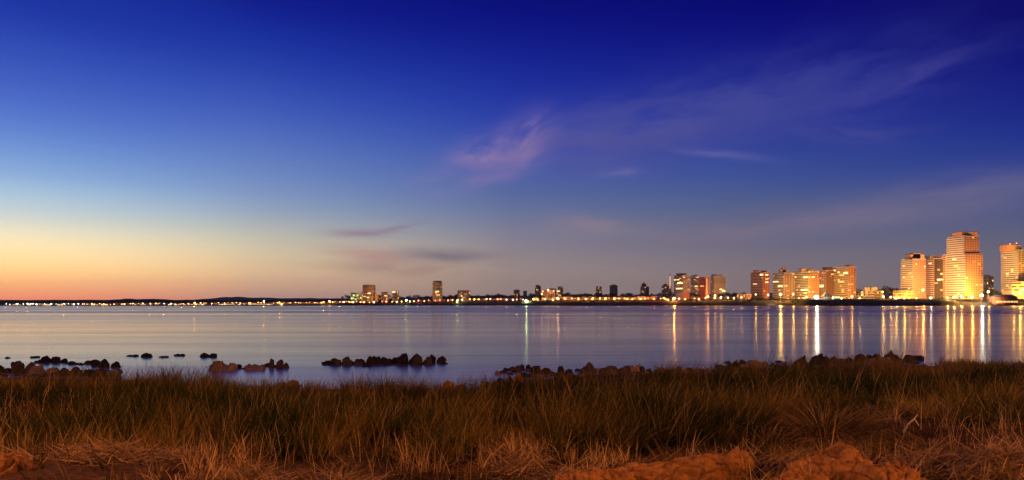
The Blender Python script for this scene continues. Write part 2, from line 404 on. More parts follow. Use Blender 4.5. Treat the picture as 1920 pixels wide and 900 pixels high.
# ------------------------------------------------------------------ trees on the far shore
def crown_mesh(name, seed, flat=1.0, n=150):
    r = random.Random(seed); mb = MB(); lobes = []
    for i in range(7):
        a = r.uniform(0, 6.28); q = r.uniform(0, 0.55)
        lobes.append((q*math.cos(a), q*math.sin(a), r.uniform(-0.25, 0.3)*flat, r.uniform(0.32, 0.52)))
    for i in range(n):
        lx, ly, lz, lr = r.choice(lobes)
        d = Vector((r.gauss(0, 1), r.gauss(0, 1), r.gauss(0, 1))).normalized()*lr*r.uniform(0.6, 1.05)
        c_ = Vector((lx+d.x, ly+d.y, lz+d.z*flat)); s_ = r.uniform(0.07, 0.15)
        nn = Vector((r.gauss(0, 1), r.gauss(0, 1), r.gauss(0, 1))).normalized(); u = nn.orthogonal().normalized(); w_ = nn.cross(u)
        mb.quad(tuple(c_+u*s_), tuple(c_+w_*s_*0.8), tuple(c_-u*s_), tuple(c_-w_*s_*0.8))
    return mb.mesh(name, M['leaf'])
CR = [crown_mesh('crown', 40+i, fl) for i, fl in enumerate([1.0, 0.75, 0.6, 1.15, 0.85])]
tm = MB(); tm.tube((0, 0, 0), (0.03, 0.02, 0.55), 0.06, 0.035, 6)
for a in range(4): tm.tube((0.03, 0.02, 0.5), (0.35*math.cos(a*1.6), 0.35*math.sin(a*1.6), 0.85), 0.03, 0.012, 5)
TR = tm.mesh('trunk', M['bark'])
proto_trees = []
def tree(px, Y, h, wdt, i, label, group, name='tree', z=None):
    x = (px-960)*Y/F
    e = empty(name, (x, Y, float(fland(x, Y))-0.2 if z is None else z)); tag(e, label, 'tree', group)
    e.rotation_euler.z = rnd.uniform(0, 6.28)
    k = link('trunk', TR, e); k.scale = (h*0.8, h*0.8, h*0.75)
    c_ = link('crown', CR[i % 5], e, (0, 0, h*0.58)); c_.scale = (wdt, wdt, h*0.52)
    return e
def tree_row(x0, x1, n, Y0, Y1, h0, h1, label, group):
    for i in range(n):
        px = x0 + (x1-x0)*(i+rnd.uniform(0.1, 0.9))/n
        if 1011 < px < 1048 and Y0 == 88: continue
        h = rnd.uniform(h0, h1)
        tree(px, rnd.uniform(Y0, Y1)+(float(fshore(px)) if Y0 < 500 else 0), h, h*rnd.uniform(0.55, 0.85), rnd.randrange(5), label, group)
tree_row(640, 990, 50, 1500, 1560, 9, 15, 'dark round tree in the tree line behind the shore lights', 'trees behind the shore lights')
tree_row(820, 1110, 26, 1490, 1540, 11, 17, 'dark round tree in the tree line behind the shore lights', 'trees behind the shore lights')
tree_row(1000, 1400, 62, 88, 110, 11, 17, 'dark leafy tree rising behind the orange lit shore road', 'trees behind the orange lit road')
tree_row(1000, 1500, 96, 8, 22, 3.5, 6, 'low dark bush tree between the water and the lit road', 'bushy trees along the far waterline')
tree_row(690, 1000, 34, 10, 24, 4, 7, 'low dark shore tree below the white and yellow lamps', 'shore trees below the lamps')
tree_row(1505, 1770, 46, 30, 60, 1.8, 3.6, 'dark shore bush in front of the tall apartment towers', 'bushes in front of the towers')
for px, h, wd, lb in [(1366, 17, 11, 'dark tree right of the beige banded tower'), (1378, 16, 10, 'dark tree in the gap before the red topped tower'), (1394, 17, 10, 'dark tree against the left foot of the red topped tower'),
                      (1446, 15, 8, 'dark tree between two lit towers'), (1499, 11, 8, 'dark tree against the wide banded tower'), (1547, 14, 9, 'dark pointed tree beside the brilliant white lamp'),
                      (1612, 24, 15, 'tall dark tree behind the low white terrace building'), (1630, 25, 16, 'broad dark tree above the roof boxes of the white building'), (1648, 26, 14, 'dark tree right of the roof boxes'),
                      (1662, 32, 16, 'highest domed dark tree between the towers'), (1674, 29, 14, 'domed tree leaning on the tallest tree'), (1686, 24, 13, 'dark tree beside the round fronted tower'),
                      (1848, 20, 10, 'dark tree at the right foot of the tallest tower'), (1862, 22, 12, 'dark tree under the small yellow building'), (1874, 18, 10, 'dark tree left of the tower at the frame edge')]:
    tree(px, 1330, h, wd, rnd.randrange(5), lb, 'dark trees among the towers')
for px, h, wd, lb in [(1784, 9, 6, 'small tree lit yellow at the left foot of the tallest tower'), (1800, 8, 6, 'small round tree lit yellow under the tallest tower'), (1812, 9, 5, 'third small tree before the lit tower base'),
                      (1852, 10, 7, 'round dark tree beside the glowing bar'), (1898, 9, 8, 'dark spreading tree at the right edge shore'), (1882, 8, 6, 'small dark tree between the bar and the right tower')]:
    tree(px, 1235, h, wd, rnd.randrange(5), lb, 'small trees on the right shore')

# ------------------------------------------------------------------ lamps
sph = bmesh.new(); bmesh.ops.create_icosphere(sph, subdivisions=2, radius=1.0)
BULB = {}
for k in LC:
    me = bpy.data.meshes.new('bulb'); sph.to_mesh(me); me.materials.append(M['bulb_'+k]); BULB[k] = me
sph.free()
pm_ = MB(); pm_.tube((0, 0, 0), (0, 0, 1), 0.02, 0.012, 6); POST = pm_.mesh('post', M['metal'])
hd = MB(); hd.hexa([(-0.5, -0.9, 0), (0.5, -0.9, 0), (0.5, 0.5, 0), (-0.5, 0.5, 0), (-0.3, -0.6, 0.3), (0.3, -0.6, 0.3), (0.3, 0.4, 0.3), (-0.3, 0.4, 0.3)])
HEAD = hd.mesh('lamp_head', M['metal'])
nlight = [0]
def lamp(px, py, Y, col, power, r, label, group=None, zb=None, name='street_lamp', lightr=None):
    p = W2(px, py, Y)
    if zb is None: zb = float(fland(p.x, Y))
    h = max(p.z-zb, 0.8)
    e = empty(name, (p.x, Y, zb)); tag(e, label, 'street lamp' if name == 'street_lamp' else 'lamp', group)
    k = link('post', POST, e); k.scale = (max(h, 6)*1.2, max(h, 6)*1.2, h+0.2)
    b_ = link('bulb', BULB[col], e, (0, 0, h)); b_.scale = (r, r, r)
    q = link('lamp_head', HEAD, e, (0, 0, h+r*0.8)); q.scale = (r*1.4, r*1.4, r)
    if power:
        L = bpy.data.lights.new('lamp_light', 'POINT'); L.energy = power; L.color = LC[col]; L.shadow_soft_size = 0.25
        lo = bpy.data.objects.new('lamp_light', L); COL.objects.link(lo); lo.parent = e; lo.location = (0, -r-0.6, h)
        nlight[0] += 1
    return e
# long chain of promenade lamps on the left coast
GL = 'small lamps strung along the left coast'
for i in range(70):
    px = 8 + i*9.1 + rnd.uniform(-4.5, 4.5); Y = float(fshore(px)) + 30
    col = 'white' if px < 150 else rnd.choice(['yellow', 'pale', 'sodium', 'yellow'])
    if px > 480: col = rnd.choice(['yellow', 'sodium', 'sodium', 'yellow'])
    py = np.interp(px, [0, 320, 640], [570.6, 569.2, 566.4]) + rnd.uniform(-1.0, 0.8)
    lamp(px, py, Y, col, 2500 if i % 3 == 0 else 0, rnd.choice([0.35, 0.45, 0.55, 0.8]), 'tiny glowing promenade lamp on the low left coast under the hills', GL)
for px, py, col, P, lb in [(30, 571, 'white', 14000, 'brighter white lamp near the left end of the far coast'), (52, 570, 'white', 9000, 'white lamp just right of the brightest at the left end'),
                           (365, 568, 'yellow', 9000, 'bright lamp standing out in the left coast chain below the low hill'), (495, 565, 'yellow', 12000, 'bright lamp below the crest of the long hill'),
                           (528, 570, 'yellow', 9000, 'lamp by the waterline where the glow turns orange'), (618, 565, 'yellow', 9000, 'bright lamp left of the pale low houses')]:
    lamp(px, py, float(fshore(px))+25, col, P, 1.2, lb)
GM = 'lamps along the middle shore road'
for i in range(34):
    px = 642 + i*10.3 + rnd.uniform(-3, 3); Y = float(fshore(px)) + 40
    py = np.interp(px, [640, 700, 800, 900, 990], [567, 566.5, 563.5, 561.5, 561]) + rnd.uniform(-0.8, 0.8)
    col = rnd.choice(['sodium', 'sodium', 'yellow', 'pale', 'red'])
    lamp(px, py, Y, col, 5000 if i % 2 == 0 else 0, rnd.uniform(0.7, 1.2), 'small orange lamp on the dark middle shore below the tree line', GM)
GR = 'sodium lamps along the orange lit road'
for i in range(32):
    px = 998 + i*12.6 + rnd.uniform(-3, 3); Y = float(fshore(px)) + 38
    py = np.interp(px, [990, 1080, 1160, 1230, 1400], [562, 560, 560, 561, 558]) + rnd.uniform(-1, 1)
    lamp(px, py, Y, rnd.choice(['sodium', 'sodium', 'red', 'yellow']), 5500, rnd.uniform(0.5, 1.1),
         'small sodium lamp on the orange lit road behind the dark shore bushes', GR)
BR = [(762, 563, 'green', 60000, 1.7, 'greenish white floodlamp on the shore between the dark hill and the tower'),
      (857, 564, 'green', 80000, 1.9, 'yellow green floodlamp below the wide low block'),
      (987, 566, 'green', 170000, 2.4, 'large yellow green floodlamp low at the waterline'),
      (1045, 559, 'pale', 40000, 1.2, 'pale lamp at the right foot of the orange hotel'),
      (1028, 544, 'pale', 10000, 1.0, 'lamp shining on top of the orange hotel front'),
      (1016, 551, 'pale', 10000, 0.9, 'lamp at the left wall of the orange hotel'),
      (1264, 559, 'sodium', 120000, 1.2, 'sodium lamp over the small arch of light on the shore'),
      (1253, 562, 'sodium', 40000, 0.8, 'low orange lamp left of the arch of light'),
      (1226, 560, 'red', 20000, 0.8, 'reddish lamp with a second light under it'),
      (1245, 559, 'sodium', 20000, 0.8, 'orange lamp standing alone in the dark trees'),
      (1327, 556, 'sodium', 90000, 1.3, 'orange lamp at the foot of the red tower'),
      (1341, 554, 'sodium', 30000, 1.0, 'orange lamp under the beige banded tower'),
      (1352, 557, 'yellow', 60000, 0.9, 'yellow lamp right below the beige banded tower'),
      (1417, 552, 'yellow', 60000, 1.0, 'yellow lamp before the red topped tower'),
      (1440, 553, 'yellow', 50000, 1.0, 'yellow lamp at the right side of the red topped tower'),
      (1463, 552, 'yellow', 190000, 1.8, 'bright yellow lamp before the pale peaked tower'),
      (1487, 552, 'yellow', 120000, 1.2, 'yellow lamp on a tall post right of the pale peaked tower'),
      (1512, 557, 'yellow', 120000, 1.0, 'yellow lamp left of the brilliant white one'),
      (1530, 557, 'white', 420000, 3.4, 'brilliant white floodlamp blazing at the foot of the wide tower'),
      (1562, 560, 'green', 50000, 1.3, 'greenish lamp beside the small green lit kiosk'),
      (1578, 560, 'pale', 60000, 1.0, 'pale lamp under the orange walled tower'),
      (1597, 556, 'yellow', 90000, 1.4, 'yellow lamp at the right foot of the orange walled tower'),
      (1612, 561, 'sodium', 120000, 0.9, 'orange lamp before the low white terrace building'),
      (1656, 556, 'yellow', 120000, 1.2, 'yellow lamp right of the low white terrace building'),
      (1670, 557, 'sodium', 90000, 1.2, 'orange lamp under the domed trees'),
      (1655, 547, 'sodium', 20000, 0.8, 'small orange lamp high in front of the domed trees'),
      (1680, 560, 'yellow', 170000, 1.1, 'yellow lamp at the left end of the bright low block'),
      (1695, 560, 'yellow', 150000, 1.1, 'yellow lamp in the middle of the bright low block'),
      (1705, 561, 'sodium', 130000, 1.0, 'orange lamp at the right end of the bright low block'),
      (1730, 544, 'sodium', 120000, 1.7, 'big orange lamp in front of the round fronted tower'),
      (1718, 560, 'yellow', 60000, 0.8, 'low yellow lamp below the round fronted tower'),
      (1745, 559, 'white', 50000, 1.1, 'white lamp at the foot of the dark glass tower'),
      (1776, 558, 'yellow', 170000, 1.0, 'yellow lamp left of the tallest tower entrance'),
      (1788, 557, 'yellow', 150000, 1.2, 'second yellow lamp in the glow under the tallest tower'),
      (1802, 556, 'yellow', 170000, 1.2, 'yellow lamp under the balconies of the tallest tower'),
      (1822, 557, 'yellow', 260000, 2.0, 'large white lamp before the tallest tower'),
      (1840, 554, 'white', 200000, 2.4, 'blazing white lamp at the right corner of the tallest tower'),
      (1853, 547, 'yellow', 50000, 1.8, 'yellow lamp under the small yellow building'),
      (1872, 556, 'sodium', 40000, 0.9, 'orange lamp over the round roofed bar'),
      (1889, 560, 'white', 30000, 1.8, 'white lamp by the water at the bar'),
      (1912, 551, 'yellow', 170000, 1.5, 'yellow lamp at the foot of the tower by the frame edge'),
      (1900, 549, 'yellow', 60000, 1.0, 'small yellow lamp left of the last tower entrance')]
for px, py, col, P, r, lb in BR: lamp(px, py, (1205 if px > 1500 else float(fshore(px))+28), col, P*(0.4 if px in (1463, 1530, 987, 1840, 1264, 857) else 0.15 if px < 1640 else 0.27), r, lb)

# ------------------------------------------------------------------ buildings
def fbox(mb, P, d, n, s0, s1, z0, z1, o0, o1):
    q = []
    for z in (z0, z1):
        for s, o_ in ((s0, o1), (s1, o1), (s1, o0), (s0, o0)):
            q.append((P[0]+d[0]*s+n[0]*o_, P[1]+d[1]*s+n[1]*o_, z))
    mb.hexa(q)
RW = random.Random(5)
def tower(label, x0, xc, x1, ytop, ybase, Y, floors, lmode='band', rmode='wall', lcol='white', rcol='orange', bcol='white', lit=0.12,
          roofs=(), th=42, group='apartment towers on the far shore', bays=(6, 4), antennas=(), maxw=100, body='cream', bandh=0.5, name='apartment_tower', cat='tower', forced=(), parapet=True):
    kc = (xc-960)/F; C = Vector((kc*Y, Y)); a = math.atan(kc)+R(th)
    dl = Vector((-math.cos(a), math.sin(a))); dr = Vector((math.sin(a), math.cos(a)))
    def tl(px): k = (px-960)/F; return (C.x-k*C.y)/(math.cos(a)+k*math.sin(a))
    def tr_(px): k = (px-960)/F; return (k*C.y-C.x)/(math.sin(a)-k*math.cos(a))
    L1 = max(tl(x0), 3.0); L2 = max(tr_(x1), 3.0) if x1 > xc else 14.0
    gz_ = float(fland(C.x, Y)); z0w = -3.0; top = zat(ytop, Y) - gz_; base = zat(ybase, Y) - gz_
    e = empty(name, (C.x, C.y, gz_)); tag(e, label, cat, group)
    P0 = (0, 0); nl = Vector((-dr.x, -dr.y)); nr = Vector((-dl.x, -dl.y))
    # body: two visible facades coloured apart; orange right sides have the lamplight painted in
    A0 = (0, 0); A1 = dl*L1; A2 = dl*L1+dr*L2; A3 = dr*L2
    def ring(z, s=0): return [(0, 0, z), (A3[0], A3[1], z), (A2[0], A2[1], z), (A1[0], A1[1], z)]
    me = bpy.data.meshes.new('wall'); me.from_pydata(ring(z0w)+ring(top), [], [(4, 5, 6, 7), (0, 1, 5, 4), (1, 2, 6, 5), (2, 3, 7, 6), (3, 0, 4, 7)])
    me.materials.append(M[lcol]); me.materials.append(M[rcol]); me.polygons[1].material_index = 1; me.polygons[2].material_index = 1
    link('wall', me, e)
    fh = (top-base)/floors
    if parapet:
        mb = MB(); h = min(1.2, fh*0.35)
        for P, d, n, L in ((A0, dl, nl, L1), (A0, dr, nr, L2)): fbox(mb, P, d, n, 0.35 if d is dl else 0.35, L, top-0.3, top+h, -0.4, 0.25)
        mb.build('parapet', M[bcol], e)
    wins = []
    for (P, d, n, L, mode, nb) in ((A0, dl, nl, L1, lmode, bays[0]), (A0, dr, nr, L2, rmode, bays[1])):
        if mode == 'none': continue
        if mode == 'band':
            for k in range(floors):
                mb = MB(); z = base + k*fh
                fbox(mb, P, d, n, 0.0, L, z, z+fh*bandh, -0.2, 1.7)
                mb.build('balcony', M[bcol], e)
        bw = L/nb
        for k in range(floors):
            for j in range(nb):
                z = base + k*fh
                if mode == 'band': s0, s1, za, zb = j*bw+bw*0.02, (j+1)*bw-bw*0.02, z+fh*bandh+0.02, z+fh*0.985
                elif mode == 'glass': s0, s1, za, zb = j*bw+bw*0.05, (j+1)*bw-bw*0.05, z+fh*0.12, z+fh*0.95
                else: s0, s1, za, zb = j*bw+bw*0.24, (j+1)*bw-bw*0.24, z+fh*0.28, z+fh*0.76
                r = RW.random(); lk = None
                run = RW.random() < 0.3
                if r < lit*0.55: lk = RW.choice(['lit_warm', 'lit_warm', 'lit_yellow', 'lit_dim', 'lit_dim'])
                wins.append((lk, (s1-s0)*(zb-za), P, d, n, s0, s1, za, zb))
        if mode == 'wall' and nb > 1:
            pass
    wins.sort(key=lambda q: (q[0] is None, -q[1]))
    rest = {}
    for i, (lk, ar, P, d, n, s0, s1, za, zb) in enumerate(wins):
        if i < maxw:
            mb = MB(); fbox(mb, P, d, n, s0, s1, za, zb, -0.1, 0.08); mb.build('window', M[lk or 'glass'], e)
        else:
            mb = rest.setdefault('glass', MB()); fbox(mb, P, d, n, s0, s1, za, zb, -0.1, 0.08)
    if rest:
        o_ = rest['glass'].build('window', M['glass'], e); o_['kind'] = 'stuff'
    for (ra, rb, ry, rc) in roofs:   # blocks on the roof, set back from the edge
        Yr = Y + 6
        xa = (ra-960)/F*Yr - C.x; xb = (rb-960)/F*Yr - C.x
        mb = MB(); mb.box(xa, xb, 6, 6+max(6, (xb-xa)*0.7), top-0.5, zat(ry, Yr)-gz_); mb.build('rooftop_block', M[rc], e)
        mb = MB(); mb.box(xa-0.5, xb+0.5, 5.5, 6.5+max(6, (xb-xa)*0.7), zat(ry, Yr)-gz_+0.01, zat(ry, Yr)-gz_+0.7); mb.build('rooftop_cornice', M['dark'], e)
    for (ax, ay) in antennas:
        Yr = Y+8; x = (ax-960)/F*Yr - C.x
        mb = MB(); mb.tube((x, 8, top-1), (x, 8, zat(ay, Yr)-gz_), 0.28, 0.12, 5); mb.build('antenna', M['metal'], e)
    for (fpx0, fpx1, fy0, fy1, fm) in forced:   # particular lit rooms and one glowing wall stripe, placed on their facade
        face = (dl, nl, tl) if fpx1 <= xc+0.5 else (dr, nr, tr_)
        s0, s1 = sorted((abs(face[2](fpx0)), abs(face[2](fpx1))))
        mb = MB(); fbox(mb, (0, 0), face[0], face[1], s0, s1, zat(fy1, Y)-gz_, zat(fy0, Y)-gz_, 0.1, 1.9); mb.build('window', M[fm], e)
    return e, C
GT = 'small far buildings above the tree line'
T = tower
# ---- small, far
T('low pale greenish lit block left of the dark topped tower', 658, 672, 681, 549, 568, 1400, 5, lcol='cream', rcol='cream', lit=0.5, group=GT, bays=(4, 3), maxw=30, forced=((659, 664, 558, 560, 'lit_green'), (664, 670, 565, 568, 'lit_green')))
T('tan tower with a dark flat roof, leftmost tower on the shore', 680, 700, 704, 536, 566, 1450, 10, 'band', 'wall', 'pink', 'pink', 'pink', 0.10, roofs=[(681, 699, 534.5, 'dark')], group=GT, bays=(5, 2), maxw=50, th=20, forced=((690, 695, 549, 551, 'lit_yellow'), (682, 687, 555, 557, 'lit_warm')))
T('small orange lit annex against the leftmost tower', 703, 706, 709, 552, 566, 1445, 4, 'wall', 'wall', 'orange', 'orange', 'orange', 0.3, group=GT, bays=(2, 2))
T('small orange block between two low buildings', 715, 724, 728, 548, 562, 1450, 5, 'band', 'wall', 'orange', 'orange', 'pink', 0.3, group=GT, bays=(3, 2))
T('small block with a bright white upper corner window', 736, 744, 748, 546, 560, 1450, 5, 'band', 'wall', 'cream', 'ochre', 'cream', 0.5, group=GT, bays=(3, 2), forced=((737, 742, 546.5, 548.5, 'lit_yellow'),))
T('slim lone tower with a dark crown and yellow lit middle floors', 811, 816, 829, 529, 562, 1440, 12, 'wall', 'band', 'ochre', 'cream', 'cream', 0.08, roofs=[(813, 827, 527, 'dark')], group=GT, bays=(2, 4), maxw=60, th=50, forced=((816, 822, 546, 547.5, 'lit_yellow'), (817, 824, 552, 554, 'lit_warm')), antennas=((820, 524),))
T('wide low block standing on the dark hill', 858, 876, 881, 545, 560, 1450, 5, 'band', 'wall', 'cream', 'cream', 'cream', 0.35, group=GT, bays=(6, 2), th=25)
T('small dark block with one warm light', 963, 971, 975, 545, 556, 1440, 4, 'wall', 'wall', 'brown', 'brown', 'brown', 0.15, group=GT, bays=(3, 2), roofs=[(965, 972, 543.6, 'dark')])
T('tiny dark block above the trees', 981, 985, 988, 546, 556, 1460, 3, 'wall', 'wall', 'grey', 'grey', 'grey', 0.0, group=GT, bays=(2, 2))
T('dark tower with yellow windows and a pointed mast left of the orange hotel', 1003, 1010, 1014, 537, 560, 1420, 9, 'wall', 'wall', 'brown', 'brown', 'brown', 0.32, roofs=[(1005, 1011, 535, 'dark')], group=GT, bays=(3, 2), antennas=((1007, 531),))
T('broad orange floodlit hotel with a mast', 1016, 1040, 1043, 544, 562, 1360, 5, 'wall', 'wall', 'pink', 'pink', 'pink', 0.12, roofs=[(1030, 1042, 541.5, 'brown')], group=GT, bays=(6, 2), th=22, antennas=((1033, 530),))
T('dark tower with scattered windows right of the orange hotel', 1046, 1053, 1056, 538, 562, 1420, 9, 'wall', 'wall', 'brown', 'brown', 'brown', 0.28, group=GT, bays=(3, 2), forced=((1046, 1050, 545, 546.5, 'lit_yellow'),))
T('narrow tower with yellow windows rising alone over the orange lit road', 1118, 1124, 1128, 538, 558, 1420, 7, 'band', 'wall', 'brown', 'brown', 'brown', 0.3, group=GT, bays=(3, 2), antennas=((1121, 535),))
T('unlit dark square tower above the trees', 1143, 1153, 1158, 535.5, 555, 1420, 8, 'wall', 'wall', 'grey', 'grey', 'grey', 0.0, roofs=[(1148, 1154, 534, 'grey')], group=GT, bays=(3, 2))
T('stepped dark tower with yellow windows and a tapering top', 1201, 1211, 1217, 538, 556, 1400, 7, 'band', 'wall', 'ochre', 'brown', 'ochre', 0.25, roofs=[(1204, 1212, 533, 'brown'), (1206, 1209, 530.5, 'ochre')], group=GT, bays=(4, 2))
e, Cc = T('low pinkish block at the foot of the lit mast', 1241, 1252, 1259, 536, 556, 1380, 8, 'band', 'wall', 'pink', 'pink', 'pink', 0.15, group=GT, bays=(4, 3), roofs=[(1245, 1251, 533, 'brown')])
# lit mast
p = W2(1256, 556, 1375); e = empty('mast', (p.x, p.y, 8)); tag(e, 'thin orange lit mast beside the banded red tower', 'mast')
mb = MB(); mb.tube((0, 0, 0), (0, 0, zat(512, 1375)-8), 1.2, 0.5, 6); mb.build('pole', M['orange'], e)
mb = MB(); mb.box(-0.7, 0.7, -1.6, -1.3, zat(541, 1375)-8, zat(518, 1375)-8); mb.build('light_strip', M['lit_warm'], e)
# ---- middle group
GMID = 'apartment towers in the middle of the skyline'; GC = 'cluster of apartment towers right of centre'; GE = 'tall apartment towers at the right end'
T('banded tower with a dark roof house and dark red right wall', 1264, 1280, 1293, 516.5, 549, 1300, 14, 'band', 'band', 'cream', 'red', 'cream', 0.14, roofs=[(1271, 1287, 513, 'dark')], group=GMID, bays=(5, 3), th=45, forced=((1271, 1280, 529.5, 532, 'lit_yellow'), (1269, 1280, 540, 542, 'lit_yellow')), bandh=0.35)
T('pale speckled tower left of the red striped one', 1295, 1310, 1313, 519, 552, 1320, 14, 'band', 'wall', 'pink', 'red', 'white', 0.2, roofs=[(1303, 1309, 515.5, 'white'), (1297, 1301, 517, 'white')], group=GMID, bays=(5, 2), th=25)
T('dark red tower with pale vertical stripes', 1312, 1322, 1330, 520, 558, 1290, 15, 'wall', 'wall', 'red', 'red', 'red', 0.04, group=GMID, bays=(3, 3), th=45, forced=((1304, 1308, 535.5, 537, 'lit_yellow'), (1314, 1320, 535.5, 537, 'lit_warm'), (1323.5, 1325, 522, 555, 'lit_dim')))  # the tall narrow entry is a pinkish wall stripe, made to glow
T('beige finely banded tower right of the red one', 1332, 1338, 1361, 518, 556, 1310, 17, 'wall', 'band', 'cream', 'cream', 'cream', 0.05, roofs=[(1336, 1344, 515, 'grey'), (1348, 1354, 516, 'grey')], group=GMID, bays=(2, 6), th=60, forced=((1349, 1353, 541.5, 543.5, 'lit_yellow'), (1354, 1359, 544.5, 547, 'lit_yellow')), bandh=0.35)
T('light fronted tower with small red roof houses and a dark red side', 1408, 1431, 1443, 511, 562, 1290, 17, 'band', 'wall', 'pink', 'red', 'pink', 0.10, roofs=[(1415, 1423, 507, 'red'), (1429, 1438, 508, 'red')], group=GC, bays=(6, 3), th=40, forced=((1426, 1431, 513.5, 516.5, 'lit_yellow'), (1435, 1439, 514, 516, 'lit_yellow'), (1435, 1439, 522, 524, 'lit_warm'), (1435, 1439, 528, 530, 'lit_yellow'), (1413, 1420, 531, 533, 'lit_warm')))
T('pale tower with a pointed roof house between two banded towers', 1450, 1470, 1490, 512, 562, 1290, 16, 'band', 'wall', 'cream', 'pink', 'white', 0.10, roofs=[(1464, 1478, 506, 'pink'), (1468, 1473, 502, 'orange')], group=GC, bays=(6, 4), th=42, forced=((1451, 1460, 526.5, 528.5, 'lit_yellow'), (1460, 1468, 535, 537.5, 'lit_yellow'), (1471, 1476, 535, 537, 'lit_warm')))
T('widest banded tower of the cluster behind the brilliant lamp', 1490, 1516, 1536, 508.5, 561, 1280, 17, 'band', 'wall', 'pink', 'orange', 'white', 0.14, roofs=[(1503, 1524, 504, 'pink')], group=GC, bays=(8, 6), th=38, antennas=((1505, 500), (1510, 499), (1521, 502)), forced=((1507, 1515, 518.5, 521, 'lit_yellow'), (1503, 1515, 542, 545, 'lit_yellow'), (1522, 1526, 518.5, 520.5, 'lit_yellow')))
T('tower with square pink front and brown and olive side under a dark roof house', 1536, 1549, 1563, 507, 561, 1305, 17, 'wall', 'wall', 'pink', 'brown', 'cream', 0.10, roofs=[(1547, 1561, 501.5, 'dark')], group=GC, bays=(3, 4), th=45, forced=((1538, 1544, 534, 538, 'lit_yellow'), (1558, 1562, 513, 515, 'lit_warm')))
T('tower with dark balconies and a plain bright orange side wall', 1563, 1590, 1605, 501, 561, 1285, 16, 'band', 'wall', 'white', 'orange', 'cream', 0.20, roofs=[(1588, 1600, 497.5, 'orange')], group=GC, bays=(7, 3), th=40, forced=((1583, 1590, 510, 513, 'lit_yellow'), (1575, 1583, 514, 516.5, 'lit_warm'), (1574, 1583, 526.5, 529, 'lit_warm')))
# ---- low buildings
GLb = 'low lit buildings on the right shore'
e, Cc = T('low white terrace building with two roof boxes', 1606, 1640, 1655, 546, 561, 1300, 3, 'band', 'wall', 'ochre', 'ochre', 'white', 0.6, roofs=[(1622, 1631, 538.5, 'white'), (1635, 1645, 538.5, 'white')], group=GLb, bays=(8, 4), th=30, name='terrace_building', cat='building')
T('bright yellow low block before the round fronted tower', 1675, 1700, 1714, 546, 562, 1270, 3, 'band', 'wall', 'ochre', 'ochre', 'ochre', 0.6, group=GLb, bays=(6, 3), th=30, name='low_building', cat='building')
T('small yellow building behind the trees right of the tallest tower', 1845, 1853, 1863, 519, 548, 1420, 6, 'wall', 'wall', 'ochre', 'ochre', 'ochre', 0.2, roofs=[(1848, 1856, 516, 'ochre')], group=GLb, bays=(3, 3), name='low_building', cat='building')
T('low row of terraces left of the red topped tower', 1382, 1400, 1409, 552, 563, 1270, 2, 'wall', 'wall', 'pink', 'pink', 'pink', 0.5, group=GLb, bays=(6, 3), th=25, name='low_building', cat='building')
# ---- right end
T('round fronted banded tower with an orange side wall', 1690, 1712, 1736, 486, 561, 1285, 21, 'band', 'wall', 'cream', 'orange', 'white', 0.12, roofs=[(1708, 1733, 477, 'orange'), (1712, 1726, 475, 'orange')], group=GE, bays=(7, 6), th=42)
T('slim tower with pink front and dark glass side', 1736, 1752, 1768, 485, 561, 1300, 20, 'band', 'glass', 'pink', 'dark', 'pink', 0.12, roofs=[(1744, 1764, 480, 'grey')], group=GE, bays=(3, 3), th=45, forced=((1757, 1767, 523, 525, 'lit_yellow'), (1752, 1757, 530, 531.5, 'lit_warm')))
T('narrow plain pink slab against the tallest tower', 1767, 1774, 1778, 478, 561, 1310, 20, 'wall', 'wall', 'pink', 'pink', 'pink', 0.0, group=GE, bays=(1, 1), th=20, roofs=())
T('tallest tower with curved white balconies and a gridded orange side', 1775, 1810, 1843, 475, 558, 1270, 19, 'band', 'wall', 'white', 'orange', 'white', 0.10, group=GE, bays=(7, 7), th=42, forced=((1787, 1793, 483, 486, 'lit_yellow'), (1790, 1797, 496, 498.5, 'lit_warm')), parapet=False)
tt = [o for o in COL.objects if o.name.startswith('apartment_tower') and o.get('label', '').startswith('tallest')][0]
# upper, narrower storeys of the same tower
before = set(COL.objects)
e2, _ = T('x', 1776, 1808, 1836, 443, 475.2, 1273, 8, 'band', 'wall', 'white', 'orange', 'white', 0.04, roofs=[(1800, 1833, 435, 'orange')], group=GE, bays=(6, 6), th=42, antennas=((1785, 438), (1794, 437)), maxw=40)
off = e2.location - tt.location
for ch in list(e2.children):
    if ch.name.startswith('wall'):
        for vv in ch.data.vertices:
            if vv.co.z < 0: vv.co.z = zat(475.5, 1273) - e2.location.z
        ch.name = 'upper_wall'
    ch.parent = tt; ch.location = off
bpy.data.objects.remove(e2)
T('yellow lit tower cut by the right frame edge', 1878, 1909, 1945, 469, 546, 1290, 20, 'band', 'wall', 'white', 'ochre', 'white', 0.12, roofs=[(1888, 1915, 459, 'orange')], group=GE, bays=(7, 6), th=42)
T('yellow lit podium at the foot of the right edge tower', 1897, 1925, 1950, 529, 548, 1262, 3, 'band', 'wall', 'ochre', 'ochre', 'ochre', 0.4, group=GLb, bays=(6, 3), th=30, name='low_building', cat='building')
for bx in (1894, 1906):
    lamp(bx, 457.5 if bx < 1900 else 456, 1300, 'red', 0, 0.7, 'red beacon on the %s end of the right edge tower roof' % ('left' if bx < 1900 else 'right'), name='beacon', zb=zat(460, 1300))
